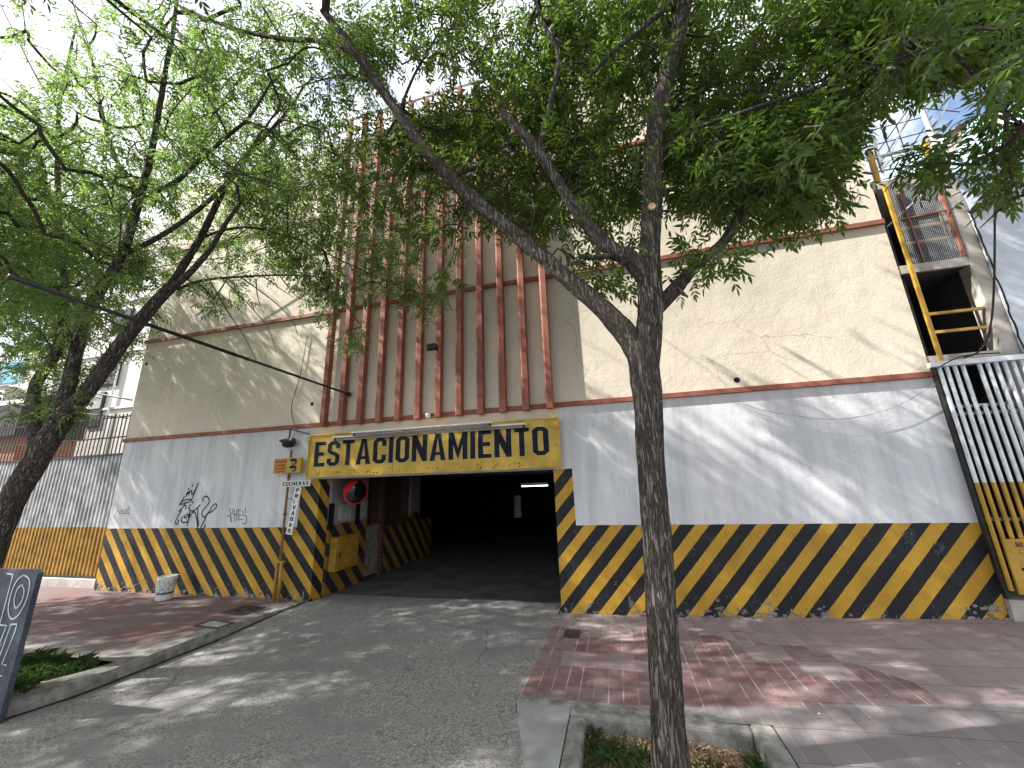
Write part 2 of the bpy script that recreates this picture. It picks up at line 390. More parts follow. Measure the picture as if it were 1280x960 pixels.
# ------------------------------------------------------------------ polygon lettering
def strip(pl, t, closed=False):
    n = len(pl); L = []; Rr = []
    for i in range(n):
        p = Vector(pl[i])
        a = Vector(pl[(i-1) % n]) if (closed or i > 0) else None
        b = Vector(pl[(i+1) % n]) if (closed or i < n-1) else None
        d1 = (p-a).normalized() if a is not None else (b-p).normalized()
        d2 = (b-p).normalized() if b is not None else d1
        n1 = Vector((-d1.y, d1.x)); n2 = Vector((-d2.y, d2.x)); m = (n1+n2).normalized(); k = (t/2)/max(.3, m.dot(n1))
        L.append(p+m*k); Rr.append(p-m*k)
    q = []
    for i in range(n if closed else n-1):
        j = (i+1) % n; q.append([tuple(L[i]), tuple(L[j]), tuple(Rr[j]), tuple(Rr[i])])
    return q
def glyph(ch, w, t):
    h = t/2; c = t*.55; mid = .5
    R_ = lambda x0, x1, y0, y1: [(x0, y0), (x1, y0), (x1, y1), (x0, y1)]
    ring = [(w-h, h+c), (w-h, 1-h-c), (w-h-c, 1-h), (h+c, 1-h), (h, 1-h-c), (h, h+c), (h+c, h), (w-h-c, h)]
    mir = lambda P: [(w-x, y) for x, y in reversed(P)]
    if ch == 'E': return strip([(w, 1-h), (h, 1-h), (h, h), (w, h)], t)+[R_(t, w*.9, .5-h, .5+h)]
    if ch == 'T': return [R_(0, w, 1-t, 1), R_(w/2-h, w/2+h, 0, 1-t)]
    if ch == 'I': return [R_(w/2-h, w/2+h, 0, 1)]
    if ch == 'O': return strip(ring, t, True)
    if ch == 'C': return strip([(w-h, .66)]+ring[1:]+[(w-h, h+c), (w-h, .34)], t)
    if ch == 'S': return strip([(w-h, .70), (w-h, 1-h-c), (w-h-c, 1-h), (h+c, 1-h), (h, 1-h-c), (h, .60), (h+c, .53), (w-h-c, .47), (w-h, .40), (w-h, h+c), (w-h-c, h), (h+c, h), (h, h+c), (h, .30)], t)
    if ch == 'N': return [R_(0, t, 0, 1), R_(w-t, w, 0, 1), [(t, 1-.5), (w-t, 0), (w-t, .5), (t, 1)]]
    if ch == 'M': l = [(t, .55), (w/2, 0), (w/2, .42), (t, 1)]; return [R_(0, t, 0, 1), R_(w-t, w, 0, 1), l, mir(l)]
    if ch in 'AV':
        a = t*.55; yi = 1-t*1.0; P = [(0, 0), (t*1.05, 0), (w/2, yi), (w/2, 1), (w/2-a, 1)]
        x = lambda y: t*1.05+(w/2-t*1.05)*y/yi
        if ch == 'V': P = [(q[0], 1-q[1]) for q in reversed(P)]; return [P, mir(P)]
        return [P, mir(P), [(x(.2), .2), (w-x(.2), .2), (w-x(.2+t*.8), .2+t*.8), (x(.2+t*.8), .2+t*.8)]]
    if ch == 'H': return [R_(0, t, 0, 1), R_(w-t, w, 0, 1), R_(t, w-t, .5-h, .5+h)]
    if ch == 'D': return [R_(0, t, 0, 1)]+strip([(t, h), (w-h-c, h), (w-h, h+c), (w-h, 1-h-c), (w-h-c, 1-h), (t, 1-h)], t)
    bowl = lambda y0, y1: strip([(t, y0+h), (w-h-c, y0+h), (w-h, y0+h+c*.6), (w-h, y1-h-c*.6), (w-h-c, y1-h), (t, y1-h)], t)
    if ch == 'P': return [R_(0, t, 0, 1)]+bowl(.4, 1)
    if ch == 'R': return [R_(0, t, 0, 1)]+bowl(.4, 1)+[[(t*1.3, .4), (w-t, 0), (w, 0), (t*1.3+t, .4)]]
    if ch == 'B': return [R_(0, t, 0, 1)]+bowl(.0, .5)+bowl(.5, 1)
    return []
def lettering(mb, txt, o, u, v, W_, H_, t=.2, gap=.1, cw=.5, thick=.004, grow=0.0):
    """fits txt in W_ x H_ starting at o, along unit vectors u (advance) and v (up); normal = toward -(u x v) handled by caller"""
    wd = {'I': t, 'M': cw*1.3, 'A': cw*1.12, 'V': cw*1.1, 'N': cw*1.1, 'T': cw*.95, 'E': cw*.88}
    ws = [wd.get(c, cw) for c in txt]; tot = sum(ws)+gap*(len(txt)-1); k = W_/tot
    u = Vector(u); v = Vector(v); nn = u.cross(v); o = Vector(o); x = 0; idx = 0
    for c, w in zip(txt, ws):
        for P in glyph(c, w, t):
            if grow:
                cx = sum(q[0] for q in P)/len(P); cy = sum(q[1] for q in P)/len(P); n = len(P); Q = []
                ar = sum(P[i][0]*P[(i+1) % n][1]-P[(i+1) % n][0]*P[i][1] for i in range(n)); sg = 1 if ar > 0 else -1
                for i in range(n):
                    a = Vector(P[i-1]); b = Vector(P[i]); e = Vector(P[(i+1) % n])
                    d1 = (b-a).normalized(); d2 = (e-b).normalized()
                    n1 = Vector((d1.y, -d1.x))*sg; n2 = Vector((d2.y, -d2.x))*sg; m = (n1+n2)
                    m = m.normalized() if m.length > .01 else n1
                    q = b+m*(grow/max(.45, m.dot(n1))); Q.append((q.x, q.y))
                P = Q
            off = (idx % 9)*.0003; idx += 1
            pts = [o+u*((x+a)*k)+v*(b*H_)+nn*(off if grow else 0) for a, b in P]
            mb.prism([tuple(p) for p in pts], tuple(nn*thick))
        x += w+gap
    return mb
# ================================================================== setting
YW = 6.5
def sheet(fn, x0, x1, y0, y1, nx, ny, hole=None):
    mb = MB(); 
    for j in range(ny+1):
        for i in range(nx+1):
            x = x0+(x1-x0)*i/nx; y = y0+(y1-y0)*j/ny; mb.v.append((x, y, fn(x, y)))
    for j in range(ny):
        for i in range(nx):
            a = j*(nx+1)+i; mb.f.append((a, a+1, a+nx+2, a+nx+1))
    return mb
g = MB(); g.v = [(-400, -400, -.24), (400, -400, -.24), (400, 400, -.24), (-400, 400, -.24)]; g.f = [(0, 1, 2, 3)]
struct(g, 'road', 'road')
def sm(t): t = max(0, min(1, t)); return t*t*(3-2*t)
def kerbx(y):            # left edge of the driveway
    return -5.62-.22*sm((6.2-y)/1.0)-.10*max(0, (3.6-y))**1.5*3
def edgex(y):            # right edge of the driveway against the tiles
    return -1.03-.045*(6.4-y)/2.4 if y > 3.95 else -1.075+.27*(3.95-y)/.8
def zdrv(x, y):
    f = max(0, min(1, (x+5.7)/4.7)); return -.13*sm((6.3-y)/1.3)*(1-f)*1.0-.004-max(0, 2.2-y)*.05
mb = MB(); ys = [0+6.95*i/60 for i in range(61)]
for y in ys:
    for k in range(25):
        xl, xr = kerbx(y) if y < 6.45 else -5.46, edgex(y) if y < 6.45 else -1.05
        x = xl+(xr-xl)*k/24; mb.v.append((x, y, zdrv(x, y)+.004*math.sin(x*2.3+y)))
for j in range(60):
    for k in range(24): a = j*25+k; mb.f.append((a, a+1, a+26, a+25))
struct(mb, 'driveway', 'drive', smooth=True)
# right pavement, rising gently eastwards, with the pit cut out
PX0, PX1, PY0, PY1 = -.44, .83, 2.3, 4.12
def zr(x, y): return .036*max(0, x-.2)*sm((x-.2)/1.2)+.0
def zr2(x, y): return zr(x, y) if y > 3 else zr(x, y)-.0
def patch(x0, x1, y0, y1, nx, ny, dz=0.0): return sheet(lambda x, y: zr(x, y)+dz, x0, x1, y0, y1, nx, ny)
mb = MB()
def add(m2): b = len(mb.v); mb.v += m2.v; mb.f += [tuple(b+i for i in q) for q in m2.f]
# tiled area in strips so that the west edge follows the driveway
m2 = MB(); n = 30
for j in range(n+1):
    y = 3.98+(6.62-3.98)*j/n
    for i in range(41):
        x0 = edgex(y); x = x0+(11.0-x0)*i/40; m2.v.append((x, y, zr(x, y)))
for j in range(n):
    for i in range(40): a = j*41+i; m2.f.append((a, a+1, a+42, a+41))
add(m2); add(patch(1.0, 11.0, .8, 3.98, 30, 12))
struct(mb, 'pavement_tiled', 'tiles')
mb = MB()                                                     # cement border between driveway and pit
m2 = MB()
for j in range(11):
    y = .8+(3.98-.8)*j/10
    for i in range(4):
        x0 = edgex(y)-.0; x = x0+(-.58-x0)*i/3; m2.v.append((x, y, -.0))
for j in range(10):
    for i in range(3): a = j*4+i; m2.f.append((a, a+1, a+5, a+4))
add(m2)
struct(mb, 'pavement_cement', 'slab')
# kerb-like rim around the pit
mb = MB(); mb.box(-.58, -.44, .8, 3.859, -.22, .003); mb.box(.83, 1.0, .8, 3.98, -.22, .027)
mb.box(-1.07, 1.0, 3.981, 4.10, -.22, .009); mb.box(-.58, .83, 3.86, 3.98, -.22, .014)
o = struct(mb, 'kerb_pit_rim', 'rim', bev=.025)
for v in o.data.vertices: pass
# pit soil
sm_ = sheet(lambda x, y: -.13+.035*mnoise.noise(Vector((x*3, y*3, 0)))+.05*math.exp(-((x-.27)**2+(y-3.2)**2)*9), -.46, .85, .8, 3.9, 40, 70)
struct(sm_, 'ground_soil', 'soil', smooth=True)
# left pavement (top z = 0) and its kerb
def lx(y): return kerbx(y)-.22
mb = MB(); ys = [3.92+(6.62-3.92)*j/24 for j in range(25)]
for y in ys:
    for k in range(16): x = -24+(lx(y)+24)*k/15; mb.v.append((x, y, 0.0))
for j in range(24):
    for k in range(15): a = j*16+k; mb.f.append((a, a+1, a+17, a+16))
b = len(mb.v); mb.v += [(-24, 3.0, 0), (-7.6, 3.0, 0), (-7.6, 3.92, 0), (-24, 3.92, 0)]; mb.f.append((b, b+1, b+2, b+3))
struct(mb, 'pavement_red', 'redwalk')
mb = MB(); ys = [2.9+(6.44-2.9)*j/30 for j in range(31)]
for j in range(30):
    y0, y1 = ys[j], ys[j+1]; w = .22 if y0 > 3.9 else .22+.3*sm((3.9-y0)/.9)
    a = (kerbx(y0)-w, y0, .003); b_ = (kerbx(y0), y0, .003); c = (kerbx(y1), y1, .003); d_ = (kerbx(y1)-(.22 if y1 > 3.9 else .22+.3*sm((3.9-y1)/.9)), y1, .003)
    mb.prism([a, b_, c, d_], (0, 0, -.2))
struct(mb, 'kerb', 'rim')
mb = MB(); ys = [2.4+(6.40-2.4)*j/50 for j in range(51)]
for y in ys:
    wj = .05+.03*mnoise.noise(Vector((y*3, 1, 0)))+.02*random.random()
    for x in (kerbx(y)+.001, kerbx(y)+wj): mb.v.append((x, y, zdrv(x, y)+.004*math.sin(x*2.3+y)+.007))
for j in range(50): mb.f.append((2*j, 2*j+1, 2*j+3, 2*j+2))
struct(mb, 'road_gutter_strip', simple('gutter_dark', (.035, .034, .032), .95, var=.4, scale=15))  # narrow dark strip where the driveway meets the kerb
mb = MB(); mb.box(-24, -6.3, 2.7, 2.9, -.22, .002); struct(mb, 'kerb_street', 'kerb')
ms = sheet(lambda x, y: -.06+.02*mnoise.noise(Vector((x*4, y*4, 3))), -7.6, -6.0, 2.9, 3.92, 24, 16); struct(ms, 'ground_soil', 'soil', smooth=True)
# garage floor + dark strip drain
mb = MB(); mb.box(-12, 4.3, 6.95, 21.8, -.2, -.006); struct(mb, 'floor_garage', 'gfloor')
# ================================================================== parking building
PB = root('parking_building', (-3.3, 6.6, 0), 'cream and white parking building with hazard striped base and tall red fins', 'building')
ZT, ZR = 10.3, 7.3
XL, XR, OL, OR_, ZO, TH = -11.1, 4.385, -5.56, -1.0, 2.13, .28
mb = MB()
def wallgrid(x0l, x0t, x1l, x1t, z0, z1): pass
mb.prism([(XL, YW, -.15), (OL, YW, -.15), (OL, YW, ZO), (XL-.0, YW, ZO)], (0, TH, 0))
mb.prism([(OR_, YW, -.15), (XR, YW, -.15), (XR, YW, ZO), (OR_, YW, ZO)], (0, TH, 0))
mb.prism([(XL, YW, ZO+.0005), (XR, YW, ZO+.0005), (XR, YW, ZR), (2.3, YW, ZR), (2.3, YW, ZT), (XL, YW, ZT)], (0, TH, 0))
mb.build('wall', 'facade', PB)
mb = MB(); mb.box(XL, XL+.25, YW+TH, 22, -.15, ZT-.1); mb.box(XR-.25, XR, YW+TH, 22, -.15, ZR-.1); mb.box(XL, XR, 22, 22.25, -.15, ZR)
mb.build('side_wall', 'creamwall', PB)
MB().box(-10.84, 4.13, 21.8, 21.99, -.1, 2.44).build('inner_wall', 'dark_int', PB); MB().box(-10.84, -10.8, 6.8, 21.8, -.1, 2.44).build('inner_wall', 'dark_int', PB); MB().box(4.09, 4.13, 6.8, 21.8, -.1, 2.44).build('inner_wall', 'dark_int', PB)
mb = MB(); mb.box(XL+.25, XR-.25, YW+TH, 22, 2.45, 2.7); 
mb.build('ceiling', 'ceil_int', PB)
for y in (7.6, 9.6, 11.6, 13.6): MB().box(XL+.25, XR-.25, y, y+.3, 2.22, 2.45).build('beam', 'ceil_int', PB)
mb = MB(); mb.box(XL+.25, 2.3, YW+TH, 22, ZT-.45, ZT-.25); mb.box(2.3, XR-.25, YW+TH, 22, ZR-.4, ZR-.2); mb.build('roof', 'concrete', PB)
# interior side walls
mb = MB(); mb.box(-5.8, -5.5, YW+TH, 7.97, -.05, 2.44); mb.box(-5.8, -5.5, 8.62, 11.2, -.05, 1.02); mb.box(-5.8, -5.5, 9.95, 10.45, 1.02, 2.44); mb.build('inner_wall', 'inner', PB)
mb = MB(); mb.box(-5.8, -5.48, 8.55, 8.65, 0, 2.44); mb.build('post', 'rust', PB)
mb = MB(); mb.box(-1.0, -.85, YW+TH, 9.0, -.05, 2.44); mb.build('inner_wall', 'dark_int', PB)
# trims
for z, x1, seg in ((3.205, XR+.03, 0), (5.665, XR+.0, 0), (8.19, 2.3, 0)):
    mb = MB(); x = XL-.02
    while x < x1-.01:
        e = min(x1, x+random.uniform(2.2, 3.6)); dz = random.uniform(-.004, .004); mb.box(x, e-.006, YW-.05, YW, z-.045+dz, z+.035+dz); x = e
    mb.build('trim', 'red', PB, bev=.004)
# fins: chamfered box sections standing off the wall on the trims
FX = [-5.59+.4135*k for k in range(12)]
for k, x in enumerate(FX):
    z0 = 3.135; z1 = 10.72+.03*math.sin(k*2.1); y0, y1, w = YW-.17, YW-.05, .125
    prof = [(x, y1), (x, y0+.035), (x+.03, y0), (x+w, y0), (x+w, y1)]
    mb = MB(); mb.prism([(a, b, z0) for a, b in prof], (0, 0, z1-z0)); mb.build('fin', 'red', PB, bev=.003)
# small black service holes
for px, py, r in ((921, 475, .045), (183, 455, .045), (390, 505, .04)):
    p = at(px, py); MB().lathe((p[0], YW-.004, p[2]), [(r*.2, 0), (r, .002), (r, .01)], 16, (0, 1, 0)).build('drain_hole', 'black', PB)
# graffiti
def ribbon(mb, pts, w, f, taper=False):
    P = [Vector(f(*p)) for p in pts]; n = len(P)
    if n < 2: return
    L = []
    for i in range(n):
        d = (P[min(i+1, n-1)]-P[max(i-1, 0)]).normalized(); m = Vector((-d.z, 0, d.x)); L.append((P[i]+m*w/2, P[i]-m*w/2))
    for i in range(n-1):
        b = len(mb.v); mb.v += [tuple(L[i][0]), tuple(L[i][1]), tuple(L[i+1][1]), tuple(L[i+1][0])]; mb.f.append((b, b+1, b+2, b+3))
def smooth(pts, k=5):
    out = []; n = len(pts)
    for i in range(n-1):
        p0, p1, p2, p3 = [pts[max(0, min(n-1, j))] for j in (i-1, i, i+1, i+2)]
        for s in range(k):
            t = s/k; out.append(tuple(.5*((2*b)+(-a+c)*t+(2*a-5*b+4*c-d)*t*t+(-a+3*b-3*c+d)*t**3) for a, b, c, d in zip(p0, p1, p2, p3)))
    out.append(pts[-1]); return out
G1 = [[(300, 375), (318, 320), (300, 350), (335, 310), (325, 350), (358, 300), (372, 350), (428, 245), (365, 405)], [(285, 365), (250, 425), (222, 470)],
 [(240, 440), (290, 410), (362, 408), (340, 430), (280, 450), (222, 465)], [(300, 430), (272, 480), (240, 520), (212, 545)], [(270, 470), (300, 480), (290, 520)], [(358, 460), (330, 500), (345, 520)],
 [(245, 530), (210, 590), (178, 660), (190, 690), (215, 660), (208, 635)], [(330, 590), (290, 615), (275, 600), (310, 575), (335, 580)], [(255, 600), (245, 640), (265, 670), (310, 660), (330, 620), (345, 560)], [(345, 530), (330, 620), (310, 705)],
 [(335, 620), (370, 560), (425, 500), (462, 465)], [(345, 530), (390, 545), (415, 600), (430, 720)], [(435, 500), (432, 600), (440, 690), (425, 730)],
 [(487, 425), (500, 380), (540, 372), (565, 420), (545, 470), (490, 530), (480, 580), (510, 605), (560, 550), (600, 480), (640, 455), (645, 490), (590, 545), (540, 570), (510, 640), (470, 720), (480, 745), (515, 715), (512, 690)]]
GS = lambda x, y: (200+x*.1094, 580+y*.1094)
mb = MB()
wf = lambda x, y: (lambda p: (p[0], YW-.003, p[2]))(at(*GS(x, y)))
for s in G1: ribbon(mb, smooth(s, 4), .028, wf)
for c in ((430, 228), (372, 245), (328, 285), (372, 437)): ribbon(mb, [(c[0]-8, c[1]), (c[0]+8, c[1]+2)], .04, wf)
mb.build('graffiti', 'ink', PB)['label'] = 'large black spray scrawl with a crown'
mb = MB()
G2 = [[(765, 595), (795, 590), (820, 665), (795, 510), (830, 520), (835, 560), (805, 575)], [(850, 510), (850, 660)], [(850, 580), (880, 575)], [(880, 515), (878, 650)], [(890, 520), (930, 530), (895, 530), (905, 640), (950, 630)], [(905, 585), (935, 580)],
 [(975, 495), (975, 560), (940, 540), (945, 580), (990, 600), (990, 660), (970, 690), (945, 675)]]
for s in G2: ribbon(mb, s, .015, wf)
mb.build('graffiti', 'ink', PB)['label'] = 'thin black tag of angular letters'
mb = MB(); G3 = [[(145, 642), (147, 637), (150, 643), (152, 637)], [(156, 637), (153, 639), (153, 642), (157, 642)], [(157, 640), (160, 638), (158, 636), (157, 641), (160, 642)], [(162, 633), (161, 638)], [(160, 641), (162, 642), (161, 643)]]
for s in G3: ribbon(mb, s, .014, lambda x, y: (lambda p: (p[0], YW-.003, p[2]))(at(x, y)))
mb.build('graffiti', 'ink', PB)['label'] = 'tiny black tag near the left corner'
mb = MB()
for (px, py) in ((1136, 672), (1174, 688)):
    for i in range(26):
        a = at(px+random.uniform(-6, 6), py+random.uniform(-7, 7)); ribbon(mb, [(0, 0), (1, 1)], .006, lambda x, y: (a[0]+x*random.uniform(-.05, .05), YW-.003, a[2]+y*random.uniform(-.05, .05)))
mb.build('graffiti', simple('faint_blue_pen', (.07, .09, .11)), PB)
# broken plaster at wall foot
def rubble(x0, x1, n, zs=.10, y=YW-.01):
    mb = MB()
    for i in range(n):
        x = random.uniform(x0, x1); z = random.uniform(0, 1)**2*zs+zr(x, 6.5); w = random.uniform(.02, .07); h = random.uniform(.01, .03)
        k = random.randint(5, 7); P = [(x+w*math.cos(6.28*j/k)*random.uniform(.6, 1), y-.002-random.random()*.004, z+h*math.sin(6.28*j/k)*random.uniform(.6, 1)) for j in range(k)]
        mb.prism(P, (0, .02, 0))
    return mb
rubble(.2, 2.6, 46, .12).build('plaster_damage', 'rim', PB); rubble(-11, -5.7, 50, .10).build('plaster_damage', 'rim', PB); rubble(4.0, 4.37, 20, .16).build('plaster_damage', 'rim', PB)
# roof rails behind the fins
RR = root('roof_railing', (-4, 6.62, ZT), 'thin pale pipe railing along the roof behind the tops of the red fins', 'railing')
for z in (10.78, 11.12): MB().tube([(-8.5, 6.64, z), (2.2, 6.64, z)], .028).build('rail', 'steel', RR)
for x in np.arange(-8.4, 2.3, 1.5): MB().tube([(x, 6.66, 10.28), (x, 6.66, 11.14)], .022).build('post', 'steel', RR)
# ------------------------------------------------------------------ entrance sign
SY = 6.34
SG = root('entrance_sign', (-3.35, SY, 2.17), 'long yellow sign with black ESTACIONAMIENTO lettering over the garage entrance', 'sign')
p1, p2, p3, p4 = at(383, 596, SY), at(701, 583, SY), at(697, 522, SY), at(386, 545, SY)
x0, x1, z0, z1 = p1[0], p2[0], 2.175, 2.955
MB().box(x0, x1, SY, YW-.02, z0, z1).build('panel', 'signyellow', SG, bev=.006)
mb = MB()
for a in ((x0-.012, x1+.012, z1-.002, z1+.018), (x0-.012, x1+.012, z0-.018, z0+.002)): mb.box(a[0], a[1], SY-.018, SY+.02, a[2], a[3])
mb.box(x0-.014, x0+.006, SY-.018, SY+.02, z0+.003, z1-.003); mb.box(x1-.006, x1+.014, SY-.018, SY+.02, z0+.003, z1-.003)
mb.build('frame', 'signyellow', SG)
mb = MB()
for x in (-3.9, -2.2): mb.box(x-.002, x+.002, SY-.0025, SY+.001, z0+.02, z1-.02)
mb.build('panel_seam', 'black', SG)
tx0 = at(392, 583, SY)[0]; tx1 = at(687, 571, SY)[0]
lettering(MB(), 'ESTACIONAMIENTO', (tx0, SY-.001, 2.36), (1, 0, 0), (0, 0, 1), tx1-tx0, .47, t=.145, gap=.085, cw=.44, thick=.001, grow=.012).build('lettering_outline', 'pale', SG)
lettering(MB(), 'ESTACIONAMIENTO', (tx0, SY-.0055, 2.36), (1, 0, 0), (0, 0, 1), tx1-tx0, .47, t=.145, gap=.085, cw=.44, thick=.003).build('lettering', 'black', SG)
rs = MB()
for k in range(60):
    x = random.uniform(x0+.1, x1-.1); z = z0+abs(random.gauss(0, .05)); r = random.uniform(.004, .02)
    rs.prism([(x+r*math.cos(6.28*j/6)*random.uniform(.5, 1.3), SY-.0012, z+r*math.sin(6.28*j/6)) for j in range(6)], (0, -.0004, 0))
rs.build('rust_spot', 'rust', SG)
# two tube lights above the sign on arms
def tube_light(a, b, Y, label, r=.022, house=True):
    p, q = Vector(at(*a, Y)), Vector(at(*b, Y)); q.z = p.z = (p.z+q.z)/2
    T = root('tube_light', (p+q)/2, label, 'light', 'tube lights over the sign')
    if house:
        MB().box(p.x, q.x, Y-.04, Y+.06, p.z+.0, p.z+.028).build('housing', 'white', T, bev=.006)
        MB().tube([(p.x+.03, Y-.0, p.z-.03), (q.x-.03, Y-.0, p.z-.03)], .018, 10).build('tube', 'steel', T, smooth=True)
        for x in (p.x+.02, q.x-.05): MB().box(x, x+.03, Y-.02, Y+.02, p.z-.05, p.z+.0).build('socket', 'darkmetal', T)
    else:
        MB().tube([tuple(p), tuple(q)], r, 10).build('housing', 'steel', T, smooth=True)
    for f in (.15, .85):
        x = p.x+(q.x-p.x)*f; MB().beam((x, Y+.02, p.z+.02), (x, YW, p.z+.05), .02).build('arm', 'darkmetal', T)
    return T
tube_light((441, 541), (615, 530), 6.12, 'upper white tube light held out over the yellow sign')
tube_light((417, 547), (657, 532), 6.22, 'lower and longer grey tube light across the top of the yellow sign', house=True)
# floodlight and small lamp among fins
p = at(540, 434, 6.24)
T = root('floodlight', p, 'small black floodlight fixed to a red fin in the middle of the facade', 'light')
MB().prism([(p[0]-.10, 6.28, p[2]-.06), (p[0]+.12, 6.28, p[2]-.06), (p[0]+.09, 6.28, p[2]+.06), (p[0]-.07, 6.28, p[2]+.06)], (0, -.09, 0)).build('body', 'darkmetal', T, bev=.008)
MB().box(p[0]-.08, p[0]+.10, 6.17, 6.185, p[2]-.05, p[2]+.04).build('lens', 'darkglass', T)
MB().beam((p[0]+.02, 6.28, p[2]), (p[0]+.02, 6.335, p[2]), .03).build('bracket', 'darkmetal', T)
p = at(537, 519, 6.2)
T = root('small_lamp', p, 'tiny white lamp poking out just above the yellow sign between fins', 'light')
MB().lathe(p, [(.02, .0), (.045, .02), (.05, .06), (.02, .08)], 14, (-.3, -.8, -.3)).build('shade', 'white', T, smooth=True)
MB().tube([p, (p[0]+.03, 6.35, p[2]+.03), (p[0]+.04, 6.45, p[2]+.01)], .01, 6).build('arm', 'darkmetal', T)
# long steel rod sticking out of the wall towards the left tree
A_ = at(437, 493, 6.42); B_ = (-4.95, 1.82, 3.82)
T = root('steel_rod', A_, 'long thin rusty steel pole sticking out from the facade towards the street', 'pole')
q0 = Vector(A_); q1 = Vector(gnd(10, 345, A_[2]+.05)); qm = q0+(q1-q0)*.52
MB().tube([q0, qm], .021, 8).build('pole', 'darkmetal', T, smooth=True); MB().tube([qm, q1], .023, 8).build('pole_sleeve', 'darkmetal', T, smooth=True)
MB().lathe(A_, [(.05, 0), (.05, .03), (.03, .04)], 10, (0, -1, 0)).build('flange', 'darkmetal', T)
for f in (.5, .54): MB().lathe(q0+(q1-q0)*f, [(.026, -.015), (.026, .015)], 10, tuple(q1-q0)).build('clamp', 'darkmetal', T)
# ------------------------------------------------------------------ signs at the left jamb
PY = 6.38
pole_b = at(347, 748, PY); pole_t = at(363, 562, PY); px_ = (pole_b[0]+pole_t[0])/2
T = root('sign_pole', (px_, PY, 0), 'slim rusty yellow pole beside the entrance carrying small signs', 'pole')
MB().tube([(px_+.01, PY, 0), (px_-.01, PY, 2.72)], .022, 10).build('pole', simple('flaking_yellow_pole', (.22, .13, .045), .75, var=.35, scale=20, dirt=(.08, .05, .035)), T, smooth=True)
MB().tube([(px_+.06, PY-.01, 0), (px_+.055, PY-.01, .66)], .028, 10).build('sleeve', 'yellow', T, smooth=True)
MB().tube([(px_-.045, PY-.01, 0), (px_-.045, PY-.01, .66)], .02, 10).build('sleeve', 'yellow', T, smooth=True)
MB().box(px_-.08, px_+.095, PY-.04, PY+.03, .64, .675).build('clamp', 'yellow', T)
for z in (1.5, 2.2): MB().lathe((px_, PY, z), [(.032, -.02), (.032, .02)], 10).build('collar', 'rust', T)
# dark twin lamp head on a bracket
c = at(361, 553, PY-.05)
T = root('alarm_lamp', c, 'dark dome shaped alarm lamp on a bracket left of the yellow sign', 'lamp')
MB().lathe((c[0], PY-.05, c[2]-.1), [(.05, 0), (.10, .02), (.125, .07), (.125, .12), (.08, .15)], 20, (0, 0, 1)).build('dome', 'darkmetal', T, smooth=True)
MB().lathe((c[0]-.02, PY-.06, c[2]-.0), [(.02, 0), (.14, .02), (.15, .05), (.06, .07)], 20, (.15, -.2, 1)).build('cap', 'darkmetal', T, smooth=True)
MB().lathe((c[0]+.12, PY-.08, c[2]+.02), [(.02, -.02), (.06, .0), (.06, .04), (.03, .06)], 16, (.3, -1, .2)).build('side_lamp', 'darkmetal', T, smooth=True)
MB().beam((c[0], PY-.05, c[2]+.06), (c[0]-.0, PY-.05, c[2]+.26), .02).build('hanger', 'darkmetal', T)
MB().beam((c[0], PY-.05, c[2]+.26), (c[0]+.34, YW, c[2]+.16), .018).build('bracket', 'darkmetal', T)
# orange notice + yellow signal box
def quadbox(x0, x1, z0, z1, y, th): return MB().box(x0, x1, y-th, y, z0, z1)
yx0 = at(364.5, 572, PY)[0]; yx1 = at(381.5, 572, PY)[0]; ox0 = at(346.5, 572, PY)[0]
T = root('signal_box', ((yx0+yx1)/2, PY, 2.27), 'small yellow signal box with two dark round lenses beside the yellow sign', 'traffic signal')
quadbox(yx0+.003, yx1, 2.26, 2.55, PY-.03, .08).build('housing', 'signyellow', T, bev=.01)
for z in (2.47, 2.34):
    MB().lathe(((yx0+yx1)/2+.02, PY-.11, z), [(.055, 0), (.055, .015), (.045, .018)], 18, (0, -1, 0)).build('lens', 'darkglass', T, smooth=False)
    MB().prism([((yx0+yx1)/2+.02+.062*math.cos(a), PY-.112, z+.062*math.sin(a)) for a in np.linspace(.2, 2.94, 9)], (0, -.05, 0)).build('visor', 'black', T)
T = root('orange_notice', ((ox0+yx0)/2, PY, 2.27), 'small orange board with faded dark text left of the signal box', 'sign')
quadbox(ox0, yx0-.004, 2.26, 2.55, PY-.035, .02).build('board', 'orange', T)
mb = MB(); oy = PY-.056
for k, (z, w) in enumerate(((2.49, .8), (2.42, .6), (2.36, .7), (2.30, .55))):
    xw = (yx0-ox0)*w; xa = (ox0+yx0)/2-xw/2; nseg = 5
    for i in range(nseg): mb.box(xa+xw*i/nseg, xa+xw*(i+.72)/nseg, oy-.001, oy, z-.014, z+.014)
mb.build('faded_text', simple('faded_brown_print', (.17, .06, .03)), T)
# COCHERAS board
a, b = at(352, 606, PY-.1), at(388, 603, PY-.1)
T = root('cocheras_sign', ((a[0]+b[0])/2, PY-.1, 2.0), 'narrow horizontal board reading COCHERAS fixed to the pole', 'sign')
MB().box(a[0], b[0], PY-.11, PY-.095, 2.005, 2.115).build('board', 'white', T)
lettering(MB(), 'COCHERAS', (a[0]+.03, PY-.1105, 2.022), (1, 0, 0), (0, 0, 1), b[0]-a[0]-.06, .075, t=.2, gap=.14, cw=.62, thick=.002).build('lettering', 'black', T)
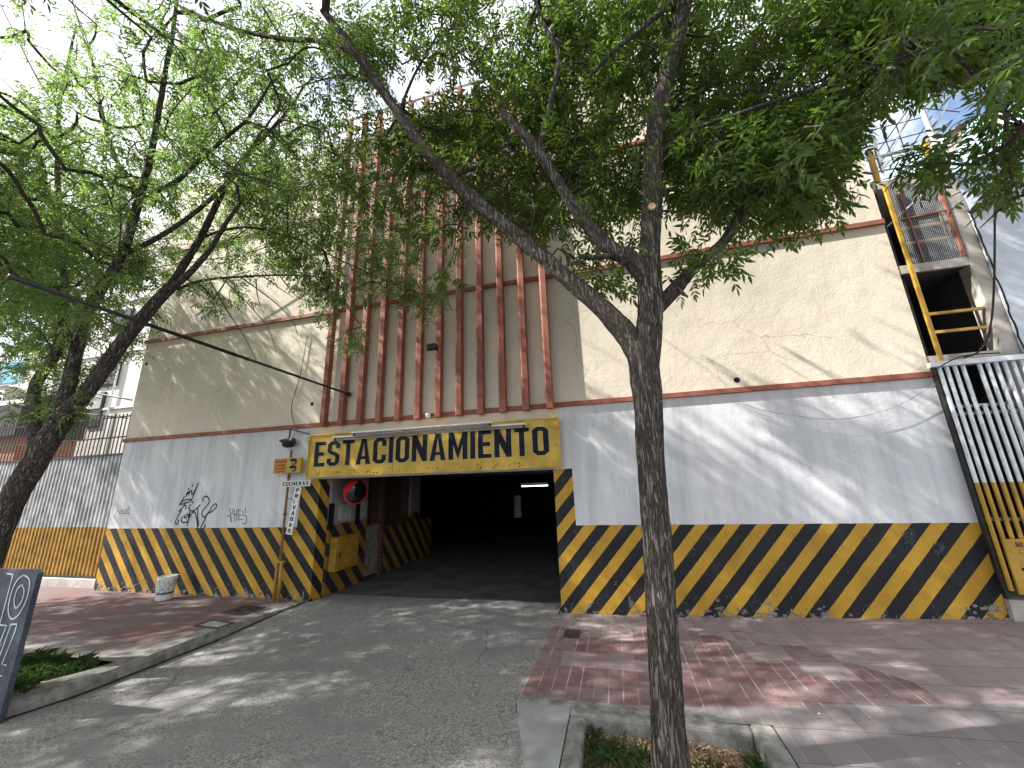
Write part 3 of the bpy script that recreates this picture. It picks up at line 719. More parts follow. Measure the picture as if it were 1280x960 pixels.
# PRIVADAS vertical banner, slightly tilted
t0 = Vector(at(373, 609, PY-.13)); t1 = Vector(at(360.5, 668, PY-.13)); ax = (t1-t0); Ln = ax.length; dn = ax.normalized(); rt = Vector((-dn.z, 0, dn.x)); rt = rt if rt.x > 0 else -rt
T = root('privadas_sign', t0, 'tilted white vertical strip with the letters PRIVADAS hanging below the narrow board', 'sign')
w = .13; P = [t0-rt*w/2, t0+rt*w/2, t1+rt*w/2, t1-rt*w/2]
MB().prism([tuple(x) for x in P], (0, .012, 0)).build('strip', 'white', T)
mb = MB()
for i, ch in enumerate('PRIVADAS'):
    o_ = t0+dn*(Ln*(i+.86)/8.15)-rt*.036+Vector((0, -.0006, 0))
    lettering(mb, ch, tuple(o_), tuple(rt), tuple(-dn), .072 if ch != 'I' else .02, Ln/8*.66, t=.22, gap=0, cw=.62, thick=.002)
mb.build('lettering', 'black', T)
for z in (.25, .95): pp = t0+dn*(Ln*z); MB().tube([(px_, PY, pp.z), (pp.x, PY-.12, pp.z)], .006, 6).build('wire_tie', 'darkmetal', T)
# convex mirror with red rim
mx = Vector((-5.12, 7.0, 1.87)); nrm = Vector((.90, -.42, -.12)).normalized()
T = root('convex_mirror', mx, 'round convex traffic mirror with red rim on the white inner wall', 'mirror')
MB().lathe(mx, [(.24, -.05), (.255, -.02), (.255, .02), (.235, .03)], 28, nrm).build('rim', 'red_plastic', T, smooth=False)
MB().lathe(mx, [(.234, .025), (.2, .045), (.13, .062), (.05, .07), (.001, .071)], 28, nrm).build('glass', NT('mirror_glass', .06, .5).fin((.10, .11, .12), .05, None, .9), T, smooth=True)
MB().prism([tuple(mx+nrm*.02+Vector((0, 0, 1))*(.24*math.sin(a))+nrm.cross(Vector((0, 0, 1))).normalized()*(.27*math.cos(a))) for a in np.linspace(-.1, 1.5, 8)], tuple(nrm*.12)).build('hood', 'red_plastic', T)
MB().tube([mx-nrm*.05, (-5.3, 7.15, 1.87), (-5.5, 7.2, 1.87)], .018, 8).build('arm', 'darkmetal', T)
# black slotted louvres, yellow cabinet
CABY = simple('shaded_cabinet_yellow', (.27, .155, .02), .55, var=.2, dirt=(.15, .09, .02))  # yellow lowered to carry the weak light inside the entrance
T = root('yellow_cabinet', (-5.45, 7.17, .4), 'yellow metal electrical cabinet on the striped inner wall below the mirror', 'cabinet')
MB().box(-5.498, -5.34, 6.83, 7.52, .40, 1.02).build('box', CABY, T, bev=.01)
MB().box(-5.338, -5.325, 6.87, 7.48, .44, .98).build('door', CABY, T, bev=.005)
MB().box(-5.325, -5.31, 6.9, 6.93, .66, .74).build('handle', 'darkmetal', T)
for k, y in enumerate((6.72, 7.55)):
    MB().box(-5.498, -5.485, y, y+.15, 1.18, 1.66).build('louvre', 'black', tag(root('wall_louvre', (-5.49, y, 1.18), 'tall black slot vent under the mirror, ' + ('nearer the street' if k == 0 else 'further inside beside the gate'), 'vent', 'slot vents'), None, None))
for k, y in enumerate((7.0, 7.72)):
    N_ = root('paper_notice', (-5.49, y, 1.3), 'grey paper notice on the white inner wall, ' + ('between the two slot vents' if k == 0 else 'beside the inner gate'), 'notice', 'paper notices')
    MB().box(-5.499, -5.494, y, y+(.4 if k == 0 else .2), 1.32, 1.62).build('sheet', simple('grey_paper', (.36, .37, .36)), N_)
    m3 = MB(); 
    for i in range(6): m3.box(-5.4938, -5.493, y+.03, y+(.34 if k == 0 else .17), 1.36+i*.04, 1.366+i*.04)
    m3.build('faded_text', 'black', N_)
T = root('inner_gate', (-5.55, 8.3, 0), 'dim barred gate in the left inner wall with sheet metal lower half', 'gate')
MB().box(-5.6, -5.56, 7.98, 8.54, .05, 1.1).build('sheet', simple('shaded_sheet', (.16, .15, .13), .7, var=.3), T)  # sheet colour darkened in place of the garage's shade
for i in range(6): MB().box(-5.59, -5.57, 8.02+i*.09, 8.04+i*.09, 1.1, 2.4).build('bar', 'rust', T)
for i in range(14): MB().box(-5.59, -5.57, 8.72+i*.09, 8.74+i*.09, 1.02, 2.4).build('bar', 'rust', T)
MB().box(-5.6, -5.56, 7.98, 8.54, 1.1, 1.14).build('rail', 'rust', T)
# garage interior light and notice
a, b = at(652, 607, 11), at(685, 609, 11)
T = root('interior_tube_light', (a[0], 11, 1.9), 'lit white fluorescent tube deep inside the dark garage', 'light')
MB().tube([(a[0], 11, 1.84), (b[0]-.0, 11, 1.84)], .013, 8).build('tube', 'lit_tube', T); MB().box(a[0]-.02, b[0]+.02, 10.97, 11.03, 1.87, 1.92).build('housing', 'steel', T)
for x in (a[0]+.1, b[0]-.1): MB().tube([(x, 11, 1.9), (x, 11, 2.46)], .006, 6).build('hanger', 'darkmetal', T)
p = at(647, 633, 11)
T = root('interior_notice', p, 'pale upright notice hanging in the dark garage below the lit tube', 'notice')
MB().box(p[0]-.1, p[0]+.1, 11, 11.02, p[2]-.3, p[2]+.3).build('sheet', simple('dim_sheet', (.14, .14, .14)), T)
m3 = MB()
for i in range(10): m3.box(p[0]-.08, p[0]+.08, 10.997, 10.999, p[2]-.27+i*.055, p[2]-.245+i*.055)
m3.build('faded_text', simple('grey_print', (.25, .25, .25)), T)
MB().tube([(p[0], 11.01, p[2]+.3), (p[0], 11.01, 2.46)], .006, 6).build('hanger', 'darkmetal', T)
# ------------------------------------------------------------------ left gate and railing
GY = 6.72
T = root('left_gate', (-13.0, GY, 0), 'ribbed metal gate, grey above and ochre below, under black railings at the left', 'gate')
gx0, gx1 = -18.6, XL-.02
def ribs(z0, z1, m, y=GY):
    mb = MB(); x = gx0; i = 0; pr = []
    while x < gx1-.05: pr += [(x, y), (x+.05, y), (x+.065, y+.035), (x+.115, y+.035), (x+.13, y)]; x += .13
    for i in range(len(pr)-1):
        b = len(mb.v); (xa, ya), (xb, yb) = pr[i], pr[i+1]; mb.v += [(xa, ya, z0), (xb, yb, z0), (xb, yb, z1), (xa, ya, z1)]; mb.f.append((b, b+1, b+2, b+3))
    return mb.build('panel', m, T)
ribs(1.26, 2.93, 'greybar')['label'] = 'grey upper ribbed sheet'
ribs(.22, 1.255, simple('ochre_sheet', (.30, .175, .035), .6, var=.3, scale=5, dirt=(.2, .12, .03)))['label'] = 'ochre lower ribbed sheet'
for z in (.2, 2.93): MB().box(gx0, gx1, GY-.02, GY+.02, z-.02, z+.02).build('rail', 'darkmetal', T)
for z in (3.35, 3.86): MB().box(gx0, gx1, GY-.015, GY+.015, z-.015, z+.015).build('rail', 'darkmetal', T)
x = gx0+.1
while x < gx1: MB().box(x-.009, x+.009, GY-.009, GY+.009, 2.95, 3.92+.02*random.random()).build('bar', 'darkmetal', T); x += .135
MB().box(-11.24, -11.12, GY-.12, GY+.05, 0, 3.0).build('post', 'greybar', T)
mb = MB(); mb.box(gx0, XL-.03, GY-.1, GY+.5, -.1, .17); 
tag(mb.build('doorstep', 'concrete'), 'worn concrete doorstep under the ribbed gate at the left', 'step')
MB_ = MB(); MB_.box(-18.8, -18.6, GY-.1, GY+.2, 0, 4.2)
# ------------------------------------------------------------------ left background buildings
B1 = root('pale_apartment_building', (-22, 12, 0), 'tall off white building set back behind the railings at the left', 'building')
MB().box(-27.4, -11.4, 11.5, 20, 0, 15.5).build('wall', 'offwhite', B1)
for px, py in ((121, 512),):
    p = at(px, py, 11.5); F = MB().box(p[0]-.42, p[0]+.42, 11.42, 11.498, p[2]-.75, p[2]+.75).build('window', 'darkmetal', B1); MB().box(p[0]-.34, p[0]+.34, 11.40, 11.418, p[2]+.02, p[2]+.68).build('pane', 'steel', F)
for z in (5.6, 8.2, 10.8, 13.4):
    MB().box(-27.45, -11.4, 11.44, 11.499, z, z+.10).build('ledge', 'offwhite', B1)
for x in (-24.5, -21.5, -17.5, -14.2):
    for z in (6.7, 9.3, 11.9):
        F = MB().box(x-.6, x+.6, 11.43, 11.495, z, z+1.1).build('window', 'darkmetal', B1); MB().box(x-.53, x+.53, 11.41, 11.428, z+.07, z+1.03).build('pane', 'darkglass', F)
for x in (-20.9, -19.2): MB().tube([(x, 11.4, 1), (x, 11.4, 9)], .04).build('drainpipe', 'white', B1)
B2 = root('house_with_blue_window', (-31, 9, 0), 'white house with a blue glazed window at the far left edge', 'house')
MB().box(-40, -27.5, 11.0, 20, 0, 7.2).build('wall', 'offwhite', B2)
w0, w1 = at(-30, 482, 11), at(38, 450, 11)
F = MB().box(w0[0]-1.0, w1[0]+.1, 10.94, 10.998, w0[2]-.25, w1[2]+.1).build('window', 'white', B2); MB().box(w0[0]-.9, w1[0], 10.91, 10.938, w0[2]-.15, w1[2]).build('pane', 'blueglass', F)
B3 = root('brick_shed', (-22, 9, 0), 'low red brick shed with grey curved roof behind the railings at the far left', 'shed')
s0, s1 = at(-30, 500, 9), at(24, 545, 9)
MB().box(s0[0]-2, s1[0], 9.0, 10.6, 0, s1[2]).build('wall', 'brick', B3)
prof = [(s1[0]+.15, 8.8+1.9*k/8, s1[2]+.04+(s0[2]-s1[2])*math.sin(math.pi*(.25+.5*k/8))*1.0) for k in range(9)]
mb = MB(); b = []
for (x, y, z) in prof: mb.v += [(x, y, z), (x-8, y, z), (x-8, y, s1[2]), (x, y, s1[2])]
for k in range(8):
    q = 4*k; mb.f += [(q, q+4, q+5, q+1), (q, q+3, q+7, q+4)]
mb.f += [(0, 1, 2, 3), (32, 35, 34, 33), ]
mb.build('roof', 'darkmetal', B3)
# ------------------------------------------------------------------ right: stair tower, gate, pale building
T = root('concrete_tower', (4.9, 6.6, 0), 'open concrete frame bay with wire mesh and yellow rails right of the facade', 'building')
MB().box(5.24, 5.42, 6.5, 6.72, 0, 6.45).build('column', 'concrete', T, bev=.01)
MB().box(4.40, 4.50, 6.62, 6.8, 0, 6.3).build('column', 'concrete_dk', T)
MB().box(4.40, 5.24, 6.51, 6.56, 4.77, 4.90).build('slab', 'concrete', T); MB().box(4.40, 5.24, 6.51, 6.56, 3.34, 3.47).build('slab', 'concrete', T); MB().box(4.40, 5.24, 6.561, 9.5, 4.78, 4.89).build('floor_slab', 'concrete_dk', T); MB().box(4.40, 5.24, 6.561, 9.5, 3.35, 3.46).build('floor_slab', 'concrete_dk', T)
MB().box(4.40, 5.24, 6.52, 9.5, 6.27, 6.40).build('slab', 'concrete', T)
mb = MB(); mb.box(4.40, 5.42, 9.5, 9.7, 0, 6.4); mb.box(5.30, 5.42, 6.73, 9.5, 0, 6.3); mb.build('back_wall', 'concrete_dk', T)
MB().beam((4.50, 6.44, 3.34), (4.50, 6.44, 6.28), .042, .04).build('yellow_post', 'yellow', T)
for z in (5.52, 5.27, 4.10, 3.82): MB().box(4.56, 5.235, 6.53, 6.57, z-.02, z+.02).build('rail', 'yellow', T)
MB().beam((5.20, 6.50, 4.92), (5.20, 6.50, 6.3), .032).build('mesh_frame', 'red', T); MB().beam((4.6, 6.5, 5.66), (5.18, 6.5, 5.70), .018).build('mesh_frame', 'red', T); MB().beam((4.72, 6.5, 4.92), (4.70, 6.5, 6.26), .016).build('mesh_frame', 'red', T)
mb = MB()
for i in range(28): x = 4.56+.64*i/28; mb.box(x-.0016, x+.0016, 6.512, 6.515, 4.9, 6.27)
for i in range(50): z = 4.92+1.34*i/50; mb.box(4.56, 5.2, 6.516, 6.519, z-.0016, z+.0016)
mb.build('wire_mesh', 'greybar', T)
T = root('rooftop_cage', (4.9, 6.9, 6.4), 'open pipe and wire cage standing on top of the concrete bay', 'cage')
def pl(pts, r, n='pipe', m='steel', Y=6.6): MB().tube([at(a, b, Y) for a, b in pts], r, 6).build(n, m, T)
pl([(1084, 200), (1162, 180)], .03); pl([(1082, 217), (1165, 203)], .02); pl([(1090, 172), (1104, 215)], .03)
pl([(1070, 232), (1090, 262)], .04, 'post', 'yellow'); pl([(1086, 188), (1098, 230)], .045, 'post', 'yellow'); pl([(1155, 178), (1166, 205)], .05, 'post', 'yellow')
for q in (((1080, 165), (1160, 145)), ((1078, 185), (1175, 160)), ((1110, 140), (1140, 128)), ((1100, 155), (1118, 205)), ((1118, 150), (1135, 200)), ((1085, 150), (1065, 205)), ((1090, 200), (1140, 130)), ((1100, 205), (1150, 128)), ((1125, 205), (1165, 145)), ((1140, 195), (1190, 150)), ((1150, 135), (1200, 140)), ((1145, 120), (1100, 130))): pl(q, .009, 'wire', 'cable', 6.9)
pl([(1112, 195), (1150, 110)], .012, 'brace'); pl([(1145, 200), (1185, 130)], .012, 'brace')
T = root('roof_mast', at(1172, 195, 6.7), 'tall leaning grey mast at the corner of the concrete bay', 'mast')
MB().tube([at(1206, 265, 6.55), at(1176, 196, 6.55), at(1142, 112, 6.55), at(1136, 90, 6.55)], [.05, .04, .03, .03], 8).build('mast', 'greybar', T)
MB().beam(at(1176, 190, 6.55), at(1203, 157, 6.55), .05, .12).build('arm', 'rust', T); MB().beam(at(1180, 196, 6.55), at(1204, 176, 6.55), .03).build('brace', 'darkmetal', T)
MB().prism([at(1182, 185, 6.5), at(1200, 163, 6.5), at(1204, 176, 6.5), at(1188, 196, 6.5)], (0, .05, 0)).build('plate', 'offwhite', T)
T = root('pale_blue_building', (8, 6.6, 0), 'pale blue rendered building with a slanting roof edge at the right edge', 'building')
e0, e1 = at(1205, 268, 6.46), at(1250, 237, 6.46); sl = (e1[2]-e0[2])/(e1[0]-e0[0]); xe = 9.0; ze = e0[2]+sl*(xe-e0[0])
MB().prism([(5.425, 6.46, -.1), (xe, 6.46, -.1), (xe, 6.46, ze), (5.425, 6.46, e0[2])], (0, .5, 0)).build('front_wall', 'paleblue', T)
MB().beam((5.40, 6.40, e0[2]+.0), (xe, 6.40, ze+.0), .12, .06).build('coping', 'rust', T)
MB().box(5.43, 10, 7.4, 12, 0, 7.05).build('rear_wall', 'paleblue', T)
mb = MB(); z = 5.6
pts = []
while z > -.1: pts.append((5.42+random.uniform(-.012, .012), z)); z -= .09
for i in range(len(pts)-1): b = len(mb.v); (xa, za), (xb, zb) = pts[i], pts[i+1]; mb.v += [(xa-.012, 6.455, za), (xa+.012, 6.455, za), (xb+.012, 6.455, zb), (xb-.012, 6.455, zb)]; mb.f.append((b, b+1, b+2, b+3))
mb.build('joint_crack', 'black', T)
# blue plastic canopy
T = root('plastic_canopy', (6.2, 7.3, 7), 'rippled pale blue plastic sheet stretched above the pale blue wall', 'canopy')
ca = [at(1150, 150, 6.9), at(1210, 215, 6.9), at(1330, 130, 6.9), at(1330, 50, 6.9)]
mb = MB(); nx, ny = 40, 30
for j in range(ny+1):
    for i in range(nx+1):
        u, v = i/nx, j/ny; a = Vector(ca[1]).lerp(Vector(ca[2]), u); b = Vector(ca[0]).lerp(Vector(ca[3]), u); b.y += 1.2
        p = a.lerp(b, v); k = .03*math.sin(u*16+v*22)+.05*mnoise.noise(Vector((u*5, v*9, 0))); mb.v.append((p.x, p.y+k, p.z+k))
for j in range(ny):
    for i in range(nx): q = j*(nx+1)+i; mb.f.append((q, q+1, q+nx+2, q+nx+1))
o = mb.build('sheet', 'tarp', T, smooth=True); so = o.modifiers.new('thick', 'SOLIDIFY'); so.thickness = .01
for q in ((0, 3), (1, 2)): 
    a, b = Vector(ca[q[0]]), Vector(ca[q[1]]); 
    if q[0] == 0: a.y += 1.2; b.y += 1.2
    MB().tube([a, b], .025, 6).build('pipe', 'greybar', T)
# right gate with bars
GR = root('barred_gate', (5.2, 6.4, .4), 'tall gate of round bars, white above and yellow below, at the right edge', 'gate')
gy = 6.36; zt = 3.27
MB().box(4.30, 8.0, gy-.05, gy+.05, zt, zt+.07).build('top_rail', 'whitebar', GR, bev=.005)
zb = 1.08; zc = 1.74
def gbar(x, z0=zb, z1=zt, r=.022):
    B = MB().tube([(x, gy, zc), (x, gy, z1)], r, 10).build('bar', 'whitebar', GR, smooth=False); MB().tube([(x, gy, z0), (x, gy, zc-.001)], r+.0005, 10).build('yellow_paint', 'yellow', B)
gbar(4.395, .5, r=.022)
x = 4.475; i = 0
while x < 8.0:
    gbar(x, z1=(2.72 if i == 3 else zt)); x += .088; i += 1
for z in (2.72, 2.62, 1.30): MB().box(4.38, 8.0, gy+.024, gy+.04, z-.02, z+.02).build('rail', 'steel', GR)
MB().box(4.45, 8.0, gy-.02, gy+.012, .46, 1.075).build('panel', 'yellow', GR, bev=.006)
MB().box(4.345, 4.372, gy+.02, gy+.06, .40, zt-.01).build('gap_shade_strip', 'darkmetal', GR)  # dark strip standing in for the shaded gap beside the wall
for (xx, zz) in ((4.62, .93), (4.74, .95), (4.62, .55), (4.86, .93), (4.86, .55)): MB().tube([(xx-.04, gy-.03, zz), (xx+.04, gy-.03, zz+.006)], .012, 6).build('vent_louvre', 'signyellow', GR)
MB().lathe((4.56, gy-.022, .74), [(.018, 0), (.018, .006), (.01, .008)], 12, (0, -1, 0)).build('lock', 'black', GR)
lettering(MB(), 'BOMBEROS', (4.56, gy-.0215, .985), (1, 0, 0), (0, 0, 1), .72, .055, t=.2, gap=.14, cw=.6, thick=.0015).build('lettering', simple('faded_brown_letters', (.16, .08, .02)), GR)
mb = MB(); mb.box(4.395, 8.5, 6.44, 7.6, -.1, .38); tag(mb.build('concrete_plinth', 'concrete'), 'rough concrete plinth under the barred gate at the right', 'plinth')
mb = MB()
for k in range(5): mb.beam((4.55+.3*k, 7.1, .4), (4.75+.3*k, 7.2, 3.2), .03)
# ------------------------------------------------------------------ cables
def cable(pts, r, label, group='overhead cables', m='cable'):
    P = smooth([tuple(p) for p in pts], 6); o = MB().tube(P, r, 6).build('cable', m); tag(o, label, 'cable', group)
cable([at(1205, 447, 6.2), at(1225, 438, 6.2), at(1238, 408, 6.1), at(1243, 340, 6.0), at(1243, 200, 5.8), at(1242, 60, 5.6), at(1242, -60, 5.5)], .012, 'black cable looping up from the barred gate past the pale blue wall')
cable([at(-40, 400, 5.5), at(150, 343, 5.8), at(300, 318, 6.1), at(440, 278, 6.3), (-4.1, 6.35, 6.9)], .012, 'black cable running from the left tree across to the red fins')
cable([at(-40, 455, 6.6), at(60, 480, 6.75), at(165, 500, 6.9)], .02, 'black cable sagging above the gate railings at the left edge')
cable([at(-30, 505, 6.3), at(0, 503, 6.5), at(90, 515, 6.6), at(160, 523, 6.7)], .014, 'thin dark cable along the railing tops at the left')
cable([at(160, 560, 6.6), at(154, 600, 6.6), at(147, 640, 6.6), at(140, 665, 6.6)], .016, 'cable clipped down the left corner of the facade')
cable([at(384, 420, 6.47), at(375, 470, 6.47), at(364, 510, 6.47), at(372, 540, 6.47)], .006, 'thin cable hanging on the cream wall left of the fins')
cable([at(930, 505, 6.42), at(960, 514, 6.42), at(1040, 524, 6.42), at(1110, 512, 6.42), at(1170, 480, 6.42)], .0045, 'thin grey strand tracing a cable shadow across the white wall at the right', m='greybar')  # strand laid along a wire's shadow line, grey like the shadow
cable([at(1165, 465, 6.2), at(1200, 446, 6.2), at(1250, 441, 6.2)], .008, 'short cable lying over the top rail of the barred gate')
# ------------------------------------------------------------------ street objects
bc = gnd(197, 751)
T = root('paint_bucket', (bc[0], 6.15, 0), 'white printed plastic bucket standing against the striped wall', 'bucket')
bx, by = bc[0], 6.18
MB().lathe((bx, by, .0), [(.125, 0), (.128, .01), (.150, .38), (.160, .382), (.160, .41), (.150, .412), (.146, .40), (.12, .02)], 28).build('body', 'bucket', T, smooth=False)
MB().tube([(bx+.16*math.cos(a), by-.03-.10*abs(math.sin(a)), .37-.26*math.sin(a)) for a in np.linspace(0, math.pi, 14)], .004, 6).build('handle', 'white', T)
MB().lathe((bx, by, .36), [(.157, 0), (.157, .02)], 28).build('rim_band', 'white', T)
# board with chalk-like digits
T = root('painted_board', (-6.6, 2.95, 0), 'dark slate board with large outlined digits leaning at the left edge', 'board')
bx1 = -5.87; by0 = 2.93; bw = 1.35
jag = [(bx1-.10, 1.215), (bx1-.05, 1.20), (bx1+.02, 1.21)]
z = 1.14
right = []
while z > .05: right.append((bx1+.02-.012*random.random()-.02*(1.2-z), z)); z -= .06
P = [(bx1-bw, -.14)]+[(bx1-.02, -.14)]+[(x, z) for x, z in reversed(right)]+[(bx1+.015, 1.19), (bx1-.05, 1.225), (bx1-bw, 1.20)]
MB().prism([(x, by0, z) for x, z in P], (0, .045, 0)).build('board', 'slate', T)
mb = MB(); bf = lambda x, z: (bx1+x, by0-.004, z)
S = [[(-.36, 1.17), (-.36, .72), (-.47, .69)], [(-.47, 1.18), (-.36, 1.17)],
 smooth([(-.19, 1.17), (-.08, 1.12), (-.05, .97), (-.10, .82), (-.20, .76), (-.29, .84), (-.31, 1.0), (-.27, 1.12), (-.19, 1.17)], 6), smooth([(-.18, 1.08), (-.12, 1.02), (-.12, .92), (-.18, .86), (-.235, .93), (-.235, 1.03), (-.18, 1.08)], 6),
 [(-.34, .30), (-.25, .70), (-.19, .70), (-.26, .26)], [(-.10, .72), (-.20, .71)], [(-.10, .72), (-.10, .66), (-.17, .36), (-.10, .36)], [(-.31, .44), (-.25, .55), (-.28, .44), (-.31, .44)], [(-.5, .20), (-.12, .27)], [(-.47, .70), (-.26, .70)]]
for s in S: ribbon(mb, s, .016, bf)
mb.build('chalk_digits', 'chalk', T)
MB().beam((-6.5, 3.0, -.1), (-6.5, 3.02, 1.1), .03).build('prop', 'rust', T)
# grates and covers
def grate(px, py, w, d, ang, label, solid=False, z=0.004):
    c = gnd(px, py); T = root('drain_cover', (c[0], c[1], z), label, 'drain cover', 'covers set in the pavement'); T.rotation_euler.z = 0
    ca_, sa = math.cos(ang), math.sin(ang); rot = lambda x, y: (c[0]+x*ca_-y*sa, c[1]+x*sa+y*ca_)
    def bb(x0, x1, y0, y1, z0, z1): return [(*rot(x0, y0), z0), (*rot(x1, y0), z0), (*rot(x1, y1), z0), (*rot(x0, y1), z0)], (0, 0, z1-z0)
    mb = MB()
    for q in ((-w/2, w/2, -d/2, -d/2+.03), (-w/2, w/2, d/2-.03, d/2), (-w/2, -w/2+.03, -d/2+.031, d/2-.031), (w/2-.03, w/2, -d/2+.031, d/2-.031)): mb.prism(*bb(*q, z, z+.01))
    mb.build('frame', 'iron', T)
    mb = MB(); mb.prism(*bb(-w/2+.031, w/2-.031, -d/2+.031, d/2-.031, z-.003, z+.002)); mb.build('plate', ('slab' if w > .3 else 'iron') if solid else 'black', T)
    if not solid:
        for i in range(9): x = -w/2+.05+(w-.1)*i/8; MB().prism(*bb(x-.012, x+.012, -d/2+.032, d/2-.032, z+.003, z+.009)).build('bar', 'iron', T)
grate(304, 763, .5, .42, -.1, 'iron grating in the red pavement near the striped wall')
grate(268, 781, .5, .26, -.1, 'plain cement cover in the red pavement nearest the kerb', True)
grate(715, 793, .2, .26, 0, 'small iron valve cover at the corner of the right pavement', True)
# ================================================================== trees
def limb_mesh(mb, pts, radii, seg, disp=0.0):
    """pts in world, resampled; displaced furrowed surface"""
    P = [Vector(p) for p in smooth([tuple(p) for p in pts], 8)]; n0 = len(pts); n = len(P)
    rr = [radii[0]+(radii[1]-radii[0])*i/(n-1) if len(radii) == 2 else float(np.interp(i/(n-1)*(n0-1), range(n0), radii)) for i in range(n)]
    # even resample
    L = [0.0]
    for i in range(1, n): L.append(L[-1]+(P[i]-P[i-1]).length)
    step = .03 if disp else .12; m = max(3, int(L[-1]/step)); Q = []; Rr = []
    for k in range(m+1):
        s = L[-1]*k/m; Q.append(Vector([float(np.interp(s, L, [p[c] for p in P])) for c in range(3)])); Rr.append(float(np.interp(s, L, rr)))
    b = len(mb.v); prev = None
    for i, p in enumerate(Q):
        d = (Q[min(i+1, m)]-Q[max(i-1, 0)]).normalized(); a = d.orthogonal().normalized() if prev is None else (prev-d*prev.dot(d)).normalized(); prev = a; c = d.cross(a)
        s = L[-1]*i/m
        for k in range(seg):
            t = 2*math.pi*k/seg; r = Rr[i]
            if disp:
                u = (math.cos(t)*r*22, math.sin(t)*r*22, s*2.6); v1 = mnoise.noise(Vector(u)); v2 = mnoise.noise(Vector((u[0]*2.1, u[1]*2.1, s*7+5)))
                r += disp*(-abs(v1)*1.5+.35+v2*.5)*min(1, r/.08)+.03*r*mnoise.noise(Vector((math.cos(t), math.sin(t), s*1.7)))*3
            mb.v.append(tuple(p+(a*math.cos(t)+c*math.sin(t))*r))
    for i in range(m):
        for k in range(seg): k2 = (k+1) % seg; mb.f.append((b+i*seg+k, b+i*seg+k2, b+(i+1)*seg+k2, b+(i+1)*seg+k))
    mb.f.append(tuple(b+k for k in reversed(range(seg)))); mb.f.append(tuple(b+m*seg+k for k in range(seg)))
    return Q, Rr
def leaves_mesh(name, C, D_, mat, parent, ncomp=(4, 7), Lr=(.16, .26), leaf=.10, wid=.034, droop=.5):
    """C cluster points, D_ cluster directions"""
    bs, ds, nn, ll, ww = [], [], [], [], []; rb, re = [], []
    N = len(C); k = rng.integers(ncomp[0], ncomp[1]+1, N); idx = np.repeat(np.arange(N), k); m = len(idx)
    rd = rng.normal(size=(m, 3)); rd /= np.linalg.norm(rd, axis=1)[:, None]
    d = D_[idx]*.7+rd*.9; d[:, 2] -= droop*rng.random(m); d /= np.linalg.norm(d, axis=1)[:, None]
    base = C[idx]+rng.normal(size=(m, 3))*.06; Ln = rng.uniform(*Lr, m)
    side = np.cross(d, np.array([0, 0, 1.0])); side += rng.normal(size=(m, 3))*.35; side -= d*(side*d).sum(1)[:, None]; side /= np.linalg.norm(side, axis=1)[:, None]
    up = np.cross(side, d)
    rb.append(base); re.append(base+d*Ln[:, None])
    for (t, sg, an) in ((.38, 1, 60), (.38, -1, 60), (.62, 1, 55), (.62, -1, 55), (.84, 1, 45), (.84, -1, 45), (1.0, 0, 0)):
        a = math.radians(an); ld = d*math.cos(a)+side*sg*math.sin(a)+rng.normal(size=(m, 3))*.14; ld[:, 2] -= .25+.25*rng.random(m); ld /= np.linalg.norm(ld, axis=1)[:, None]
        bs.append(base+d*(Ln*t)[:, None]); ds.append(ld); u = up+rng.normal(size=(m, 3))*.3; nn.append(u)
        ll.append(leaf*rng.uniform(.7, 1.2, m)*(1.15 if sg == 0 else 1)); ww.append(wid*rng.uniform(.8, 1.2, m))
    b = np.concatenate(bs); d2 = np.concatenate(ds); u = np.concatenate(nn); l = np.concatenate(ll)[:, None]; w = np.concatenate(ww)[:, None]
    keep = rng.random(len(b)) > .08; b, d2, u, l, w = b[keep], d2[keep], u[keep], l[keep], w[keep]
    s = np.cross(d2, u); s /= np.linalg.norm(s, axis=1)[:, None]+1e-9; u = np.cross(s, d2)
    cur = -.12*l
    V = np.stack([b, b+d2*l*.32+s*w*.5+u*w*.16, b+d2*l*.66+s*w*.40+u*w*.12+u*cur*.4, b+d2*l+u*cur, b+d2*l*.66-s*w*.40+u*w*.12+u*cur*.4, b+d2*l*.32-s*w*.5+u*w*.16], 1)
    n = len(b); V = V.reshape(-1, 3); o = np.arange(n)[:, None]*6
    F = np.concatenate([o+np.array([0, 1, 2, 3]), o+np.array([0, 3, 4, 5])], 1).reshape(-1, 4)
    rb = np.concatenate(rb); re = np.concatenate(re); q = len(rb); sd = np.tile(side*.0022, (1, 1))
    RV = np.stack([rb-sd, rb+sd, re+sd*.5, re-sd*.5], 1).reshape(-1, 3); RF = np.arange(q*4).reshape(-1, 4)+len(V)
    V = np.concatenate([V, RV]); F = np.concatenate([F, RF])
    pl_ = np.array(parent.location); V = V-pl_
    me = bpy.data.meshes.new(name); me.vertices.add(len(V)); me.vertices.foreach_set('co', V.astype(np.float32).ravel())
    me.loops.add(F.size); me.loops.foreach_set('vertex_index', F.astype(np.int32).ravel()); me.polygons.add(len(F))
    me.polygons.foreach_set('loop_start', np.arange(0, F.size, 4, dtype=np.int32)); me.polygons.foreach_set('loop_total', np.full(len(F), 4, np.int32))
    me.update(calc_edges=True); me.materials.append(MT[mat]); ob = bpy.data.objects.new(name, me); COL.objects.link(ob); ob.parent = parent
    return len(F)
GAPS = ((468, 130, 38, .9), (530, 112, 34, .9), (640, 30, 55, .5), (1130, 155, 52, .96), (1088, 215, 40, .96), (1190, 150, 38, .96), (1130, 240, 30, .97), (780, 300, 35, .5), (470, 205, 40, .5), (500, 260, 40, .5), (1230, 150, 35, .7), (330, 400, 60, .8))   # openings in the crowns
MAIN = [True]
